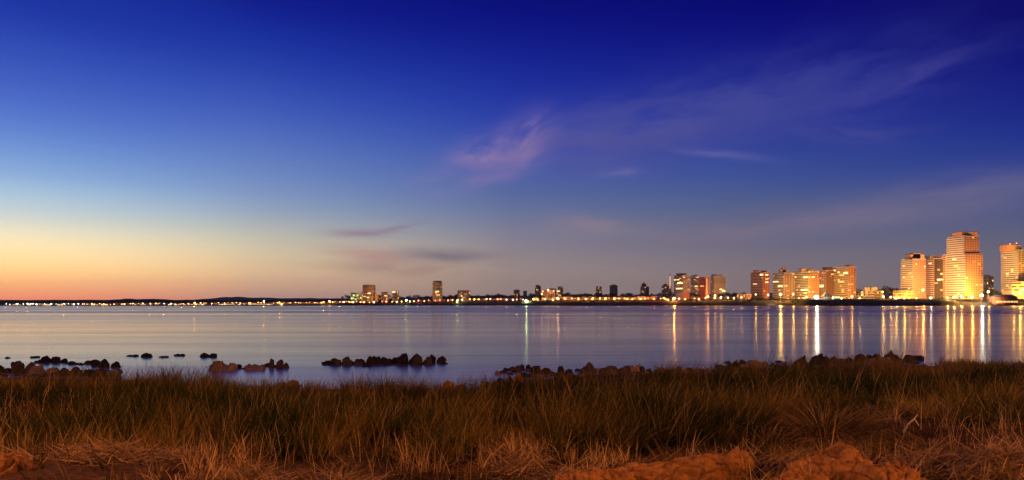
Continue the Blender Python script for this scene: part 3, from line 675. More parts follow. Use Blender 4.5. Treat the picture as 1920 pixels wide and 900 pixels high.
# ---- spot lights added to wash the facades with street-lamp colour
flb = MB(); flb.hexa([(-0.6, -0.4, 0), (0.6, -0.4, 0), (0.6, 0.4, 0), (-0.6, 0.4, 0), (-0.8, -0.2, 0.9), (0.8, -0.2, 0.9), (0.8, 0.6, 0.7), (-0.8, 0.6, 0.7)])
FLB = flb.mesh('added_spot', M['metal'])
FLK = 1.5
def add_facade_spot(px, Y, tpx, tpy, tY, col, P, ang, label, grp='added spot lights washing the far towers'):
    x = (px-960)*Y/F; z = float(fland(x, Y))+6.0
    e = empty('added_spot', (x, Y, z-6)); tag(e, label, 'added_spot', grp)
    k = link('post', POST, e); k.scale = (8, 8, 6)
    k = link('housing', FLB, e, (0, 0, 6))
    L = bpy.data.lights.new('beam', 'SPOT'); L.energy = P*FLK; L.color = LC[col]; L.spot_size = R(ang); L.spot_blend = 0.6; L.shadow_soft_size = 0.6
    lo = bpy.data.objects.new('beam', L); COL.objects.link(lo); lo.parent = e; lo.location = (0, 0, 7.6)
    tgt = W2(tpx, tpy, tY) - Vector((x, Y, z+1.6))
    lo.rotation_euler = (-tgt).to_track_quat('Z', 'Y').to_euler()

FW = 'added spot light on a post facing the towers'
for a in [(1560, 1215, 1500, 535, 1290, 'yellow', 1.5e5, 80), (1600, 1195, 1590, 530, 1285, 'sodium', 5.0e5, 75), (1490, 1215, 1430, 535, 1290, 'sodium', 1.6e5, 80),
          (1535, 1205, 1545, 530, 1290, 'yellow', 2.2e5, 80), (1450, 1200, 1440, 540, 1290, 'pale', 1.0e5, 90),
          (1345, 1240, 1310, 535, 1300, 'sodium', 1.3e5, 90), (1290, 1240, 1275, 535, 1300, 'pale', 0.5e5, 80), (1400, 1240, 1345, 535, 1300, 'pale', 1.0e5, 70),
          (1740, 1205, 1720, 520, 1285, 'sodium', 5.5e5, 85), (1690, 1205, 1700, 520, 1285, 'yellow', 2.2e5, 80), (1765, 1205, 1745, 520, 1300, 'pale', 1.4e5, 80),
          (1838, 1185, 1830, 500, 1275, 'sodium', 8e5, 66), (1780, 1180, 1795, 500, 1275, 'pale', 4.5e5, 85), (1835, 1215, 1825, 540, 1275, 'yellow', 2.2e5, 90),
          (1870, 1215, 1895, 510, 1290, 'yellow', 4.0e5, 80), (1945, 1215, 1925, 510, 1290, 'yellow', 6.0e5, 80),
          (1782, 1240, 1790, 548, 1270, 'yellow', 1.1e5, 120), (1800, 1245, 1805, 548, 1270, 'yellow', 1.1e5, 120), (1828, 1245, 1830, 545, 1270, 'yellow', 1.5e5, 120),
          (1700, 1255, 1702, 545, 1285, 'yellow', 0.8e5, 110), (1722, 1260, 1724, 545, 1285, 'sodium', 0.4e5, 110), (1895, 1255, 1893, 540, 1290, 'yellow', 1.4e5, 120),
          (1525, 1250, 1520, 548, 1280, 'yellow', 0.4e5, 120), (1465, 1262, 1465, 548, 1290, 'yellow', 0.15e5, 120), (1590, 1262, 1588, 550, 1285, 'yellow', 0.2e5, 120),
          (1050, 1325, 1030, 552, 1360, 'sodium', 1.4e5, 100), (1630, 1262, 1630, 552, 1300, 'yellow', 0.5e5, 110), (1690, 1235, 1693, 552, 1270, 'yellow', 0.7e5, 110),
          (670, 1370, 672, 558, 1400, 'green', 0.25e5, 110), (698, 1410, 692, 550, 1450, 'sodium', 0.5e5, 80), (722, 1415, 720, 556, 1450, 'sodium', 0.2e5, 80), (824, 1400, 820, 545, 1440, 'yellow', 0.35e5, 80),
          (870, 1410, 869, 552, 1450, 'yellow', 0.12e5, 80)]:
    add_facade_spot(*a, FW)

# ------------------------------------------------------------------ houses along the lit road
HRF = mat('clay roof', (0.20, 0.08, 0.05), 0.9, 0.2, 0.3)
def house(px, Y, wpx, h, wall, label, group, lit=2, roofh=2.2):
    x = (px-960)*Y/F; z = float(fland(x, Y)); e = empty('house', (x, Y, z)); tag(e, label, 'house', group)
    wd = wpx*Y/F/2; d = 6
    mb = MB(); mb.box(-wd, wd, -d, d, -2, h); mb.build('wall', M[wall], e)
    mb = MB(); mb.hexa([(-wd-0.6, -d-0.6, h+0.01), (wd+0.6, -d-0.6, h+0.01), (wd+0.6, d+0.6, h+0.01), (-wd-0.6, d+0.6, h+0.01), (-wd*0.5, -0.4, h+roofh), (wd*0.5, -0.4, h+roofh), (wd*0.5, 0.4, h+roofh), (-wd*0.5, 0.4, h+roofh)]); mb.build('roof', HRF, e)
    n = max(2, int(wd/1.8))
    for j in range(n):
        s = -wd + (j+0.5)*2*wd/n
        mb = MB(); mb.box(s-0.8, s+0.8, -d-0.08, -d+0.1, h*0.3, h*0.75)
        mb.build('window', M[RW.choice(['lit_warm', 'lit_yellow', 'lit_dim'])] if RW.random() < lit*0.25 else M['glass'], e)
for i in range(30):
    px = 1060 + i*6.6 if i < 26 else 1004 + (i-26)*14 + rnd.uniform(-2, 2)
    house(px, float(fshore(px))+rnd.uniform(56, 66), rnd.uniform(6, 10.5), rnd.uniform(4, 6.5), rnd.choice(['orange', 'orange', 'ochre', 'cream']), 'small house glowing orange along the shore road behind the bushes', 'houses along the orange lit road')
for i in range(16):
    px = 760 + i*14.5 + rnd.uniform(-3, 3)
    house(px, rnd.uniform(1462, 1474), rnd.uniform(7, 12), rnd.uniform(3, 5), rnd.choice(['pink', 'orange', 'cream']), 'small dim house on the dark middle shore below the trees', 'houses on the middle shore', 1)
for i in range(22):
    px = 520 + i*8.5 + rnd.uniform(-2, 2)
    house(px, float(fshore(px))+48, rnd.uniform(5, 8), rnd.uniform(2.5, 4), rnd.choice(['orange', 'ochre', 'cream']), 'small seaside house in the amber glow left of the first towers', 'amber lit houses left of the towers', 2, 1.2)
for i in range(46):
    px = 60 + i*10 + rnd.uniform(-4, 4)
    house(px, float(fshore(px))+rnd.uniform(40, 60), rnd.uniform(3, 7), rnd.uniform(1.6, 3), rnd.choice(['orange', 'pink', 'cream']), 'tiny dim seaside house between the lamps of the left coast', 'tiny houses on the left coast', 2.4, 0.9)
GPV = 'stretches of the lit promenade line on the left coast'  # made-up low blocks with glowing windows, standing in for the lit promenade
for (a, b_, lb) in [(25, 36, 'short bright stretch of lit promenade near the left frame edge'), (47, 60, 'white lit promenade stretch second from the left frame edge'), (80, 126, 'long low promenade stretch with a pale line of light below the first hill'),
                    (174, 186, 'short pink lit promenade stretch in the coast lights'), (190, 204, 'pink lit promenade stretch right of its short twin'), (252, 292, 'long pale lit promenade stretch under the rounded hill'), (316, 350, 'promenade stretch with a pale strip right of the rounded hill'),
                    (352, 384, 'thin strip of lit promenade under the bright coast lamp'), (410, 452, 'pinkish lit promenade stretch where the hill climbs'), (456, 512, 'longest lit promenade stretch under the hill crest')]:
    Y = float(fshore((a+b_)/2))+14; x0_ = (a-960)*Y/F; x1_ = (b_-960)*Y/F; z = float(fland((x0_+x1_)/2, Y))
    e = empty('promenade_standin', ((x0_+x1_)/2, Y, z)); tag(e, lb, 'promenade_standin', GPV); wd = (x1_-x0_)/2
    mb = MB(); mb.box(-wd, wd, -2, 3, -2.5, 1.9); mb.build('wall', M['white'], e)
    mb = MB(); mb.box(-wd-0.5, wd+0.5, -2.6, 3.4, 1.91, 2.2); mb.build('roof', M['dark'], e)
    for j in range(max(2, int(wd/2.5))):
        n = max(2, int(wd/2.5)); s = -wd+(j+0.5)*2*wd/n
        if RW.random() < 0.85:
            mb = MB(); mb.box(s-wd/n*0.75, s+wd/n*0.75, -2.06, -1.9, 0.5, 1.5); mb.build('window', M[RW.choice(['lit_warm', 'lit_yellow', 'lit_warm'])], e)
# rubble of the breakwater
bwm = [None]*5
def far_rubble():
    for i in range(5): bwm[i] = rock_mesh('breakwater_rock', 1, 0.8, 0.8, 300+i, RB, 2, 0.5, 0.0, 8)
    for i in range(120):
        px = 1508 + i*2.15 + rnd.uniform(-1, 1); Y = float(fshore(px))+rnd.choice([2, 7, 13])+rnd.uniform(-1.5, 1.5); x = (px-960)*Y/F
        o_ = link('breakwater_rock', bwm[i % 5], None, (x, Y, max(0, float(fland(x, Y)))+0.2)); q = rnd.uniform(1.2, 2.6); o_.scale = (q*1.3, q, q*0.9); o_.rotation_euler.z = rnd.uniform(0, 6)
        tag(o_, 'rough rock of the far breakwater below the green and white lamps', 'rock', 'rubble of the far breakwater')
# round roofed bar, kiosk, thatched pyramid by the water
Y = 1205; p = W2(1881, 563, Y); zb = float(fland(p.x, Y)); e = empty('beach_bar', (p.x, Y, zb)); tag(e, 'low beach bar with a dark domed roof over a glowing yellow front', 'beach bar')
mb = MB(); mb.tube((0, 0, -2), (0, 0, zat(557, Y)-zb), 21, 21, 24); mb.build('wall', M['red'], e)
mb = MB(); mb.tube((0, 0, zat(557, Y)-zb+0.01), (0, 0, zat(552.5, Y)-zb), 23, 13, 24); mb.build('roof', M['dark'], e)
for j in range(9):
    a = R(-150+j*15); mb = MB(); c_ = Vector((21.05*math.cos(a), 21.05*math.sin(a), 0)); t_ = Vector((-math.sin(a), math.cos(a), 0))*2.4
    mb.quad(tuple(c_-t_+Vector((0, 0, 1.2))), tuple(c_+t_+Vector((0, 0, 1.2))), tuple(c_+t_+Vector((0, 0, 4.2))), tuple(c_-t_+Vector((0, 0, 4.2))))
    mb.build('window', M['lit_warm'], e)
Y = 1205; p = W2(1568, 563, Y); zb = float(fland(p.x, Y)); e = empty('kiosk', (p.x, Y, zb)); tag(e, 'small green lit kiosk on the breakwater right of the brilliant lamp', 'kiosk')
mb = MB(); mb.box(-6, 6, -3, 3, -2, 4.5); mb.build('wall', M['white'], e)
mb = MB(); mb.box(-6.6, 6.6, -3.6, 3.6, 4.51, 5.0); mb.build('roof', M['dark'], e)
mb = MB(); mb.box(-5, 5, -3.1, -2.9, 1, 4); mb.build('window', M['lit_green'], e)
Y = 1215; p = W2(1549, 563, Y); zb = float(fland(p.x, Y)); e = empty('thatched_hut', (p.x, Y, zb)); tag(e, 'dark pyramid roofed hut right of the brilliant white lamp', 'hut')
mb = MB(); mb.box(-5, 5, -5, 5, -2, 3); mb.build('wall', M['brown'], e)
mb = MB(); mb.hexa([(-8, -8, 3.01), (8, -8, 3.01), (8, 8, 3.01), (-8, 8, 3.01), (-0.3, -0.3, 13), (0.3, -0.3, 13), (0.3, 0.3, 13), (-0.3, 0.3, 13)]); mb.build('roof', M['dark'], e)

# ------------------------------------------------------------------ boulders
def rockmat(name, c1, c2, c3, bs=6):
    m = bpy.data.materials.new(name); m.use_nodes = True; t = NT(m.node_tree); p = m.node_tree.nodes['Principled BSDF']
    co = t.n('ShaderNodeTexCoord').outputs['Object']
    q = t.mix(t.mr(t.noise(co, 1.6, 6, 0.65, 0.4), 0.38, 0.62), c1, c2)
    q = t.mix(t.mr(t.noise(co, 5.0, 7, 0.75), 0.5, 0.72), q, c3)
    m.node_tree.links.new(q, p.inputs['Base Color']); p.inputs['Roughness'].default_value = 0.85; p.inputs['Specular IOR Level'].default_value = 0.08
    vo = t.n('ShaderNodeTexVoronoi', feature='DISTANCE_TO_EDGE'); vo.inputs['Scale'].default_value = 1.5
    wv = t.n('ShaderNodeVectorMath', operation='ADD'); m.node_tree.links.new(co, wv.inputs[0])
    nv = t.n('ShaderNodeTexNoise'); nv.inputs['Scale'].default_value = 2.0; m.node_tree.links.new(co, nv.inputs['Vector'])
    ns = t.n('ShaderNodeVectorMath', operation='SCALE'); ns.inputs['Scale'].default_value = 0.35; m.node_tree.links.new(nv.outputs['Color'], ns.inputs[0]); m.node_tree.links.new(ns.outputs[0], wv.inputs[1])
    m.node_tree.links.new(wv.outputs[0], vo.inputs['Vector'])
    q = t.mix(t.mr(vo.outputs[0], 0.0, 0.03, 0.55, 0.0), q, c3)
    m.node_tree.links.new(q, p.inputs['Base Color'])
    b = t.n('ShaderNodeBump'); b.inputs['Distance'].default_value = 0.06; b.inputs['Strength'].default_value = 0.9
    m.node_tree.links.new(t.noise(co, bs, 10, 0.72, 0.3), b.inputs['Height']); m.node_tree.links.new(b.outputs[0], p.inputs['Normal'])
    return m
RD = rockmat('wet dark rock', (0.026, 0.020, 0.017), (0.060, 0.042, 0.032), (0.014, 0.011, 0.010))
RB = rockmat('brown rock', (0.060, 0.041, 0.028), (0.125, 0.080, 0.050), (0.06, 0.04, 0.03))
RT = rockmat('tan rock', (0.26, 0.175, 0.105), (0.42, 0.29, 0.19), (0.05, 0.035, 0.025))
RO = rockmat('red sandstone', (0.46, 0.21, 0.065), (0.18, 0.075, 0.025), (0.05, 0.025, 0.015), 9)
RM = {'d': RD, 'b': RB, 't': RT, 'o': RO}
def rock_mesh(name, hw, hd_, hh, seed, m, sub=4, rough=0.35, ledge=0.0, cuts=14, flat=1.0):
    """a lump split along random joint planes, then weathered; scaled to exact half sizes"""
    bm = bmesh.new(); bmesh.ops.create_icosphere(bm, subdivisions=sub, radius=1.0)
    r_ = random.Random(seed*31+5); so_ = Vector((seed*7.13, seed*3.7, seed*1.9))
    planes = []
    for i in range(cuts):
        n = Vector((r_.gauss(0, 1), r_.gauss(0, 1), r_.gauss(0, 1)+0.25)).normalized(); planes.append((n, r_.uniform(0.55, 0.88)))
    for v_ in bm.verts:
        c_ = v_.co.copy()*(1+0.25*noise.noise(v_.co*1.1+so_))
        for n, d in planes:
            e_ = c_.dot(n)-d
            if e_ > 0: c_ -= n*e_*0.92
        q = c_*1.4+so_
        d = noise.noise(q*1.6)*0.5+noise.noise(q*3.9)*0.30+noise.noise(q*9.1)*0.16+noise.noise(q*21)*0.08
        cell = noise.voronoi(q*2.2)[0]; cr_ = min(1, (cell[1]-cell[0])*5)
        c_ *= 1+d*rough*0.8-(1-cr_)*0.07
        if ledge:
            g_ = c_.z*3.2+c_.x*1.3+c_.y*0.8+noise.noise(q*1.2)*1.0; fr = g_-math.floor(g_); c_ *= 1+ledge*(min(1, fr*1.6)**3-0.5)
        v_.co = c_
    if flat != 1.0:
        zm = max(v_.co.z for v_ in bm.verts)
        for v_ in bm.verts: v_.co.z = math.copysign((abs(v_.co.z)/zm)**flat, v_.co.z)
    mx = [max(abs(v_.co[i]) for v_ in bm.verts) for i in range(3)]; mz = max(v_.co.z for v_ in bm.verts)
    for v_ in bm.verts: v_.co = (v_.co.x/mx[0]*hw, v_.co.y/mx[1]*hd_, v_.co.z/mz*hh)
    bm.normal_update()
    me = bpy.data.meshes.new(name); bm.to_mesh(me); bm.free(); me.materials.append(m)
    me.polygons.foreach_set('use_smooth', [sub > 5]*len(me.polygons))
    return me
def boulder(x0, x1, yt, yb, kind, label, seed, water=True, group=None, Y=None):
    if Y is None: Y = CAMZ*F/(yb-HY)
    hw = (x1-x0)/2*Y/F; x = ((x0+x1)/2-960)*Y/F
    zt = zat(yt, Y); z0 = 0.0 if water else gz(x, Y)
    hh = max(zt-z0, 0.12); dp = hw*0.7
    r_ = random.Random(seed*7+1); n = 2 if hw < hh*1.2 else (3 if hw < hh*2.2 else 5)
    if hw < 0.25: n = 1
    bm = bmesh.new(); top_k = r_.randrange(n)
    for k in range(n):
        ox = 0 if n == 1 else -hw*0.62+1.24*hw*k/(n-1)+r_.uniform(-0.1, 0.1)*hw
        sz = hw*1.15 if n == 1 else hw*(0.75 if n == 2 else 0.60 if n == 3 else 0.42)*r_.uniform(0.85, 1.2)
        h_ = hh if k == top_k else hh*r_.uniform(0.6, 0.95)
        me = rock_mesh('boulder', sz, dp*r_.uniform(0.5, 0.95), h_, seed*9+k, RM[kind], 4, r_.uniform(0.35, 0.6), 0.0, 12, r_.uniform(0.6, 1.05))
        nb = len(bm.verts); bm.from_mesh(me); bm.verts.ensure_lookup_table()
        oy = r_.uniform(-0.25, 0.25)*dp
        for v_ in bm.verts[nb:]: v_.co.x += ox; v_.co.y += oy
        bpy.data.meshes.remove(me)
    me = bpy.data.meshes.new('boulder'); bm.to_mesh(me); bm.free(); me.materials.append(RM[kind])
    o_ = link('boulder', me, None, (x, Y+dp*0.4, z0))
    tag(o_, label, 'rock', group)
    return o_
def stones(x0, x1, y0, y1, n, kinds, label, group, s0=0.10, s1=0.26):
    for i in range(n):
        px = x0+(x1-x0)*(i+rnd.uniform(0, 1))/n; yb = rnd.uniform(y0, y1); Y = CAMZ*F/(yb-HY); x = (px-960)*Y/F
        q = rnd.uniform(s0, s1); k = rnd.choice(kinds); key = (k, rnd.randrange(4))
        if key not in SM: SM[key] = rock_mesh('stone', 1, 0.8, 0.75, 500+ord(k)+key[1]*13, RM[k], 3, 0.45, 0.0, 11, 0.8)
        o_ = link('stone', SM[key], None, (x, Y, max(0.0, gz(x, Y)))); o_.scale = (q*rnd.uniform(1, 1.8), q, q*rnd.uniform(0.6, 1.2)); o_.rotation_euler.z = rnd.uniform(0, 6.28)
        tag(o_, label, 'stone', group)
SM = {}
G1, G2, G3, G4 = 'boulders at the left shore', 'rock reef in the water left of centre', 'rocks along the middle shore', 'rocks along the right shore'
BL = [(-8, 17, 684, 700, 'd', 'dark boulder cut by the left frame edge', G1), (20, 60, 677, 702, 'b', 'largest round brown boulder of the left shore', G1), (60, 100, 683, 703, 't', 'pinkish tan boulder right of the largest left one', G1),
      (98, 117, 690, 702, 'd', 'low dark rock between two tan boulders at left', G1), (115, 146, 687, 704, 'b', 'brown boulder with reddish top in the left row', G1), (144, 165, 688, 705, 'b', 'rounded brown boulder right of the reddish one', G1),
      (163, 180, 692, 707, 'd', 'dark squat rock near the end of the left row', G1), (178, 200, 691, 707, 'b', 'olive brown rock second from the end of the left row', G1), (199, 219, 692, 707, 't', 'orange tan rock ending the left shore row', G1),
      (64, 80, 674, 680, 'd', 'small dark stone left of the twin peaked rock', G1), (80, 108, 666.5, 679, 'd', 'left peak of the dark twin rock in the water', G1), (100, 123, 668.5, 679.5, 'd', 'right peak of the dark twin rock in the water', G1),
      (124, 144, 677, 683, 'd', 'low black stone right of the twin rock', G1), (145, 156, 680, 683.5, 'd', 'tiny flat stone in the left water', G1), (158, 184, 674, 682, 'd', 'flat dark ledge behind the knobbly rock', G1), (172, 194, 679, 687, 'd', 'low dark rock against the knobbly one', G1), (190, 219, 672.5, 689, 'd', 'knobbly dark boulder standing in the left water', G1),
      (9, 21, 669, 671.5, 'd', 'tiny black stone far out near the left edge', G1), (55, 72, 668.5, 670.5, 'd', 'thin black reef stone far out at left', G1), (236, 258, 664.5, 668, 'd', 'flat black reef stone left of the small dome', G1), (265, 284, 661.5, 669, 'd', 'small dark dome far out in the left water', G1),
      (324, 345, 663, 667, 'd', 'low black reef stone midway between the domes', G1), (374, 403, 661.5, 669, 'd', 'dark sloping rock farthest out left of centre', G1), (296, 316, 667, 670, 'd', 'barely emerging dark stone right of the small dome', G1),
      (399, 445, 676, 694, 't', 'large tan boulder standing in the shallows', G2), (432, 450, 682, 690, 'd', 'dark stone tucked behind the large tan boulder', G2), (462, 496, 682, 693, 't', 'flat tan rock right of the large tan boulder', G2),
      (506, 526, 672, 690, 'b', 'pointed two tone rock alone in the shallows', G2), (518, 538, 680, 690, 'b', 'small tan stone at the foot of the pointed rock', G2),
      (605, 628, 676, 683.5, 'd', 'low dark left end of the long reef', G2), (624, 653, 668.5, 683.5, 'b', 'brown boulder with a pale foot in the reef', G2), (650, 674, 673, 683.5, 'b', 'low brown rock in the dip of the reef', G2), (671, 698, 666.5, 682.5, 'd', 'dark rounded reef boulder before the gap', G2), (678, 696, 683.5, 687.5, 'd', 'flat dark stone awash in front of the reef', G2),
      (700, 729, 667.5, 681.5, 'd', 'dark reef boulder right of the gap', G2), (725, 744, 670, 680.5, 'd', 'low dark rock in the middle of the right reef', G2), (741, 757, 670, 680.5, 'd', 'small dark rock under the highest reef rocks', G2), (750, 782, 662.5, 682, 'd', 'highest dark reef rock', G2), (777, 807, 663, 682.5, 'b', 'big brown reef boulder right of the highest', G2), (806, 832, 664, 679.5, 'd', 'right end boulder of the reef', G2),
      (934, 957, 704.5, 721, 'd', 'dark boulder at the tip of the middle shore', G3), (952, 977, 703.5, 721, 'o', 'orange boulder beside the dark one at the middle tip', G3), (957, 980, 685, 694, 'b', 'orange brown rock out in the water near centre', G3), (976, 993, 682, 692, 'd', 'dark cap rock out in the water near centre', G3),
      (979, 1004, 698, 708, 'd', 'black rock in the notch of the middle shore', G3), (998, 1033, 686, 702, 'd', 'long low dark rock behind the tall tussock', G3), (1048, 1070, 685.5, 702, 'd', 'dark rock showing over the orange tussock', G3),
      (1096, 1152, 680, 704, 'b', 'big humped boulder on the middle shore', G3), (1150, 1181, 684, 701, 'b', 'brown boulder right of the big hump', G3), (1178, 1206, 683, 700, 't', 'tan rock with a pointed dark top', G3), (1202, 1222, 686.5, 700, 'd', 'low dark rock right of the pointed one', G3),
      (1210, 1256, 689, 713, 'o', 'orange lit round boulder in the grass edge', G3), (1254, 1296, 692, 708, 'o', 'reddish flat boulder right of the orange one', G3), (1272, 1296, 686, 700, 'd', 'dark rock behind the reddish flat boulder', G3),
      (1299, 1313, 687, 704, 't', 'first pale stone of the small pale heap', G3), (1311, 1324, 689, 705, 'b', 'middle brown stone of the small pale heap', G3), (1321, 1337, 690, 706, 't', 'right pale stone of the small pale heap', G3), (1289, 1302, 689, 702, 'd', 'dark stone left of the small pale heap', G3),
      (1347, 1377, 681, 697, 'd', 'dark boulder left of the broad tan rock', G4), (1371, 1402, 673.5, 692, 'd', 'dark crest rock above the broad tan one', G4), (1388, 1437, 675, 695, 't', 'broad tan slab on the right shore', G4), (1375, 1410, 686, 697, 'b', 'brown rock in front of the broad tan slab', G4),
      (1444, 1458, 680, 691, 'd', 'left half of the small split dark rock', G4), (1455, 1474, 681, 691, 'd', 'right half of the small split dark rock', G4), (1495, 1542, 662.5, 688, 'd', 'big blocky dark rock right of centre', G4), (1535, 1560, 665, 686, 'b', 'sloping brown shoulder of the blocky rock', G4), (1556, 1592, 668, 681, 'b', 'low brown rock right of the blocky one', G4),
      (1584, 1624, 663.5, 681, 'd', 'dark ridge rock left of the rocky peak', G4), (1621, 1642, 667, 680, 't', 'pale rock between the dark ridge and the peak', G4), (1628, 1652, 663, 677, 'd', 'dark rock at the left foot of the peak', G4), (1640, 1677, 657.5, 678, 'd', 'highest dark peak rock on the right shore', G4), (1650, 1672, 668, 680, 't', 'pale stone in front of the peak', G4),
      (1664, 1686, 664, 674, 'd', 'dark rock on the right slope of the peak', G4), (1688, 1717, 666, 679, 'b', 'grey brown low rock right of the peak', G4), (1702, 1733, 665, 674.5, 'd', 'last dark rock at the right end of the row', G4)]
for i, (a, b_, yt, yb, k, lb, g_) in enumerate(BL): boulder(a, b_, yt, yb, k, lb, i+1, True, g_)
for i, (a, b_, yt, k, lb) in enumerate([(515, 553, 713, 't', 'tan boulder rising out of the grass left of centre'), (834, 869, 713.5, 'o', 'reddish boulder in the grass edge near centre'), (904, 936, 714.5, 't', 'pale cracked boulder at the grass edge')]):
    Y = 28.5; boulder(a, b_, yt, 0, k, lb, 90+i, False, 'boulders in the grass edge', Y)
stones(-10, 225, 695, 707, 46, 'dbd', 'small stone wedged between the boulders of the left shore', 'small stones of the left shore')
stones(420, 540, 685, 694, 12, 'bdt', 'small stone in the shallows round the large tan boulder', 'small stones round the tan boulder')
stones(605, 835, 679, 684, 26, 'dd', 'small dark stone awash along the reef left of centre', 'small stones of the reef')
stones(925, 1345, 694, 708, 70, 'dbtb', 'small stone in the broken rock line of the middle shore', 'small stones of the middle shore')
stones(1345, 1740, 678, 692, 60, 'dbtd', 'small stone in the rock line of the right shore', 'small stones of the right shore')
# foreground sandstone slabs
def slab(px, Y, hw, hd_, ztop, seed, label, rot=0.0, k='o', hh=None):
    x = (px-960)*Y/F; g_ = gz(x, Y); h = hh or (ztop-g_)+0.12
    me = rock_mesh('sandstone_slab', hw, hd_, h, seed, RM[k], 6, 0.30, 0.07, 6)
    o_ = link('sandstone_slab', me, None, (x, Y, ztop-h*0.95)); o_.rotation_euler.z = rot; tag(o_, label, 'rock', 'orange sandstone slabs in the foreground')
slab(1240, 6.75, 1.12, 0.42, zat(856, 6.75), 201, 'long low orange sandstone slab across the bottom edge', 0.03)
slab(1120, 6.35, 0.50, 0.35, zat(872, 6.35), 202, 'front left hump of the long orange slab at the bottom edge', 0.1)
slab(1375, 7.4, 0.42, 0.30, zat(840, 7.4), 203, 'small dark orange slab behind the long one', 0.2)
slab(1588, 6.9, 0.74, 0.55, zat(835, 6.9), 204, 'highest orange sandstone mound at lower right', 0.12)
slab(1490, 6.3, 0.40, 0.30, zat(880, 6.3), 205, 'low brown slab left of the high mound', -0.2)
slab(1668, 6.5, 0.34, 0.30, zat(866, 6.5), 206, 'orange slab end beside the dark pool', 0.4)
slab(15, 6.9, 0.50, 0.50, zat(846, 6.9), 207, 'dark orange sloping slab at the lower left corner', -0.3)
# driftwood
x, y = hit(1706, 815); e = None
mb = MB(); z = gz(x, y)+0.03
q = [Vector((x-0.10, y, z)), Vector((x-0.02, y+0.02, z+0.12)), Vector((x+0.10, y+0.05, z+0.20)), Vector((x+0.14, y, z+0.10)), Vector((x+0.18, y+0.1, z+0.26))]
mb.tube(q[0], q[1], 0.018, 0.016); mb.tube(q[1], q[2], 0.016, 0.012); mb.tube(q[2], q[3], 0.012, 0.006); mb.tube(q[2], q[4], 0.011, 0.004)
tag(mb.build('driftwood', mat('bleached wood', (0.5, 0.42, 0.33), 0.9, 0.3, 20)), 'pale forked driftwood stick lying in the flattened grass', 'driftwood')

far_rubble()
# ------------------------------------------------------------------ grass
gsm = bpy.data.materials.new('grass blades'); gsm.use_nodes = True; t = NT(gsm.node_tree); p = gsm.node_tree.nodes['Principled BSDF']
at = t.n('ShaderNodeAttribute', attribute_name='tint'); gsm.node_tree.links.new(at.outputs[0], p.inputs['Base Color'])
p.inputs['Roughness'].default_value = 0.8; p.inputs['Specular IOR Level'].default_value = 0.04
def blades(x, y, L, wd, ang, lean, droop, col, lift=0.0, segs=3, z0=None):
    """x,y roots; L length; ang bearing of the lean; lean initial tilt (rad); droop extra tilt to the tip"""
    n = len(x); z = ground(x, y)-0.02+lift if z0 is None else z0
    P = [np.stack([x, y, z], 1)]; th = lean.copy()
    st = L/segs
    for k in range(segs):
        th = lean + droop*((k+0.5)/segs)
        d = np.stack([np.sin(th)*np.cos(ang), np.sin(th)*np.sin(ang), np.cos(th)], 1)
        P.append(P[-1] + d*st[:, None])
    sa = ang + np.pi/2 + rng.normal(0, 0.9, n)
    side = np.stack([np.cos(sa), np.sin(sa), np.zeros(n)], 1)
    V = []
    for k in range(segs):
        wk = wd*(1-0.75*(k/segs))*0.5
        V.append(P[k]-side*wk[:, None]); V.append(P[k]+side*wk[:, None])
    V.append(P[segs])
    V.append(P[segs]+side*0.0008)
    m_ = 2*(segs+1); v = np.stack(V, 1).reshape(-1, 3)
    b0 = (np.arange(n)*m_)[:, None]
    f = []
    for k in range(segs): f.append(np.concatenate([b0+2*k, b0+2*k+1, b0+2*k+3, b0+2*k+2], 1))
    f = np.stack(f, 1).reshape(-1, 4)
    c4 = np.repeat(np.concatenate([col, np.ones((n, 1))], 1), m_, 0)
    return v, f, c4
class Grass:
    def __init__(s): s.V = []; s.Fc = []; s.C = []; s.n = 0
    def add(s, *a, **k):
        v, f, c_ = blades(*a, **k); s.V.append(v); s.Fc.append(f+s.n); s.C.append(c_); s.n += len(v)
    def build(s, name, label, cat='grass'):
        me = np_mesh(name, np.concatenate(s.V), np.concatenate(s.Fc), gsm, True, np.concatenate(s.C))
        return tag(link(name, me), label, cat, kind='stuff')
def lerp(a, b_, t_): return np.asarray(a)[None, :]*(1-t_[:, None]) + np.asarray(b_)[None, :]*t_[:, None]
def scatter(n, y0, y1):
    """points over the visible wedge, denser near the camera"""
    y = np.exp(rng.uniform(math.log(y0), math.log(y1), n)); px = rng.uniform(-450, 2400, n)
    return (px-960)*y/F, y, px
SL = [(1240, 6.75, 1.0, 0.42), (1120, 6.35, 0.45, 0.35), (1588, 6.9, 0.66, 0.55), (1490, 6.3, 0.35, 0.3), (1668, 6.5, 0.3, 0.3), (15, 6.9, 0.45, 0.5)]
def keep_out(x, y):
    k = np.ones(len(x), bool)
    for p_, b_, ra, rb in SL: k &= ((x-(p_-960)*b_/F)/(ra*0.74))**2+((y-b_+0.34)/(rb+0.10))**2 > 1
    for a, b_, ra, rb in POOLS: k &= ((x-a)/(ra*1.15))**2+((y-b_)/(rb*1.15))**2 > 1
    return k
G = Grass()
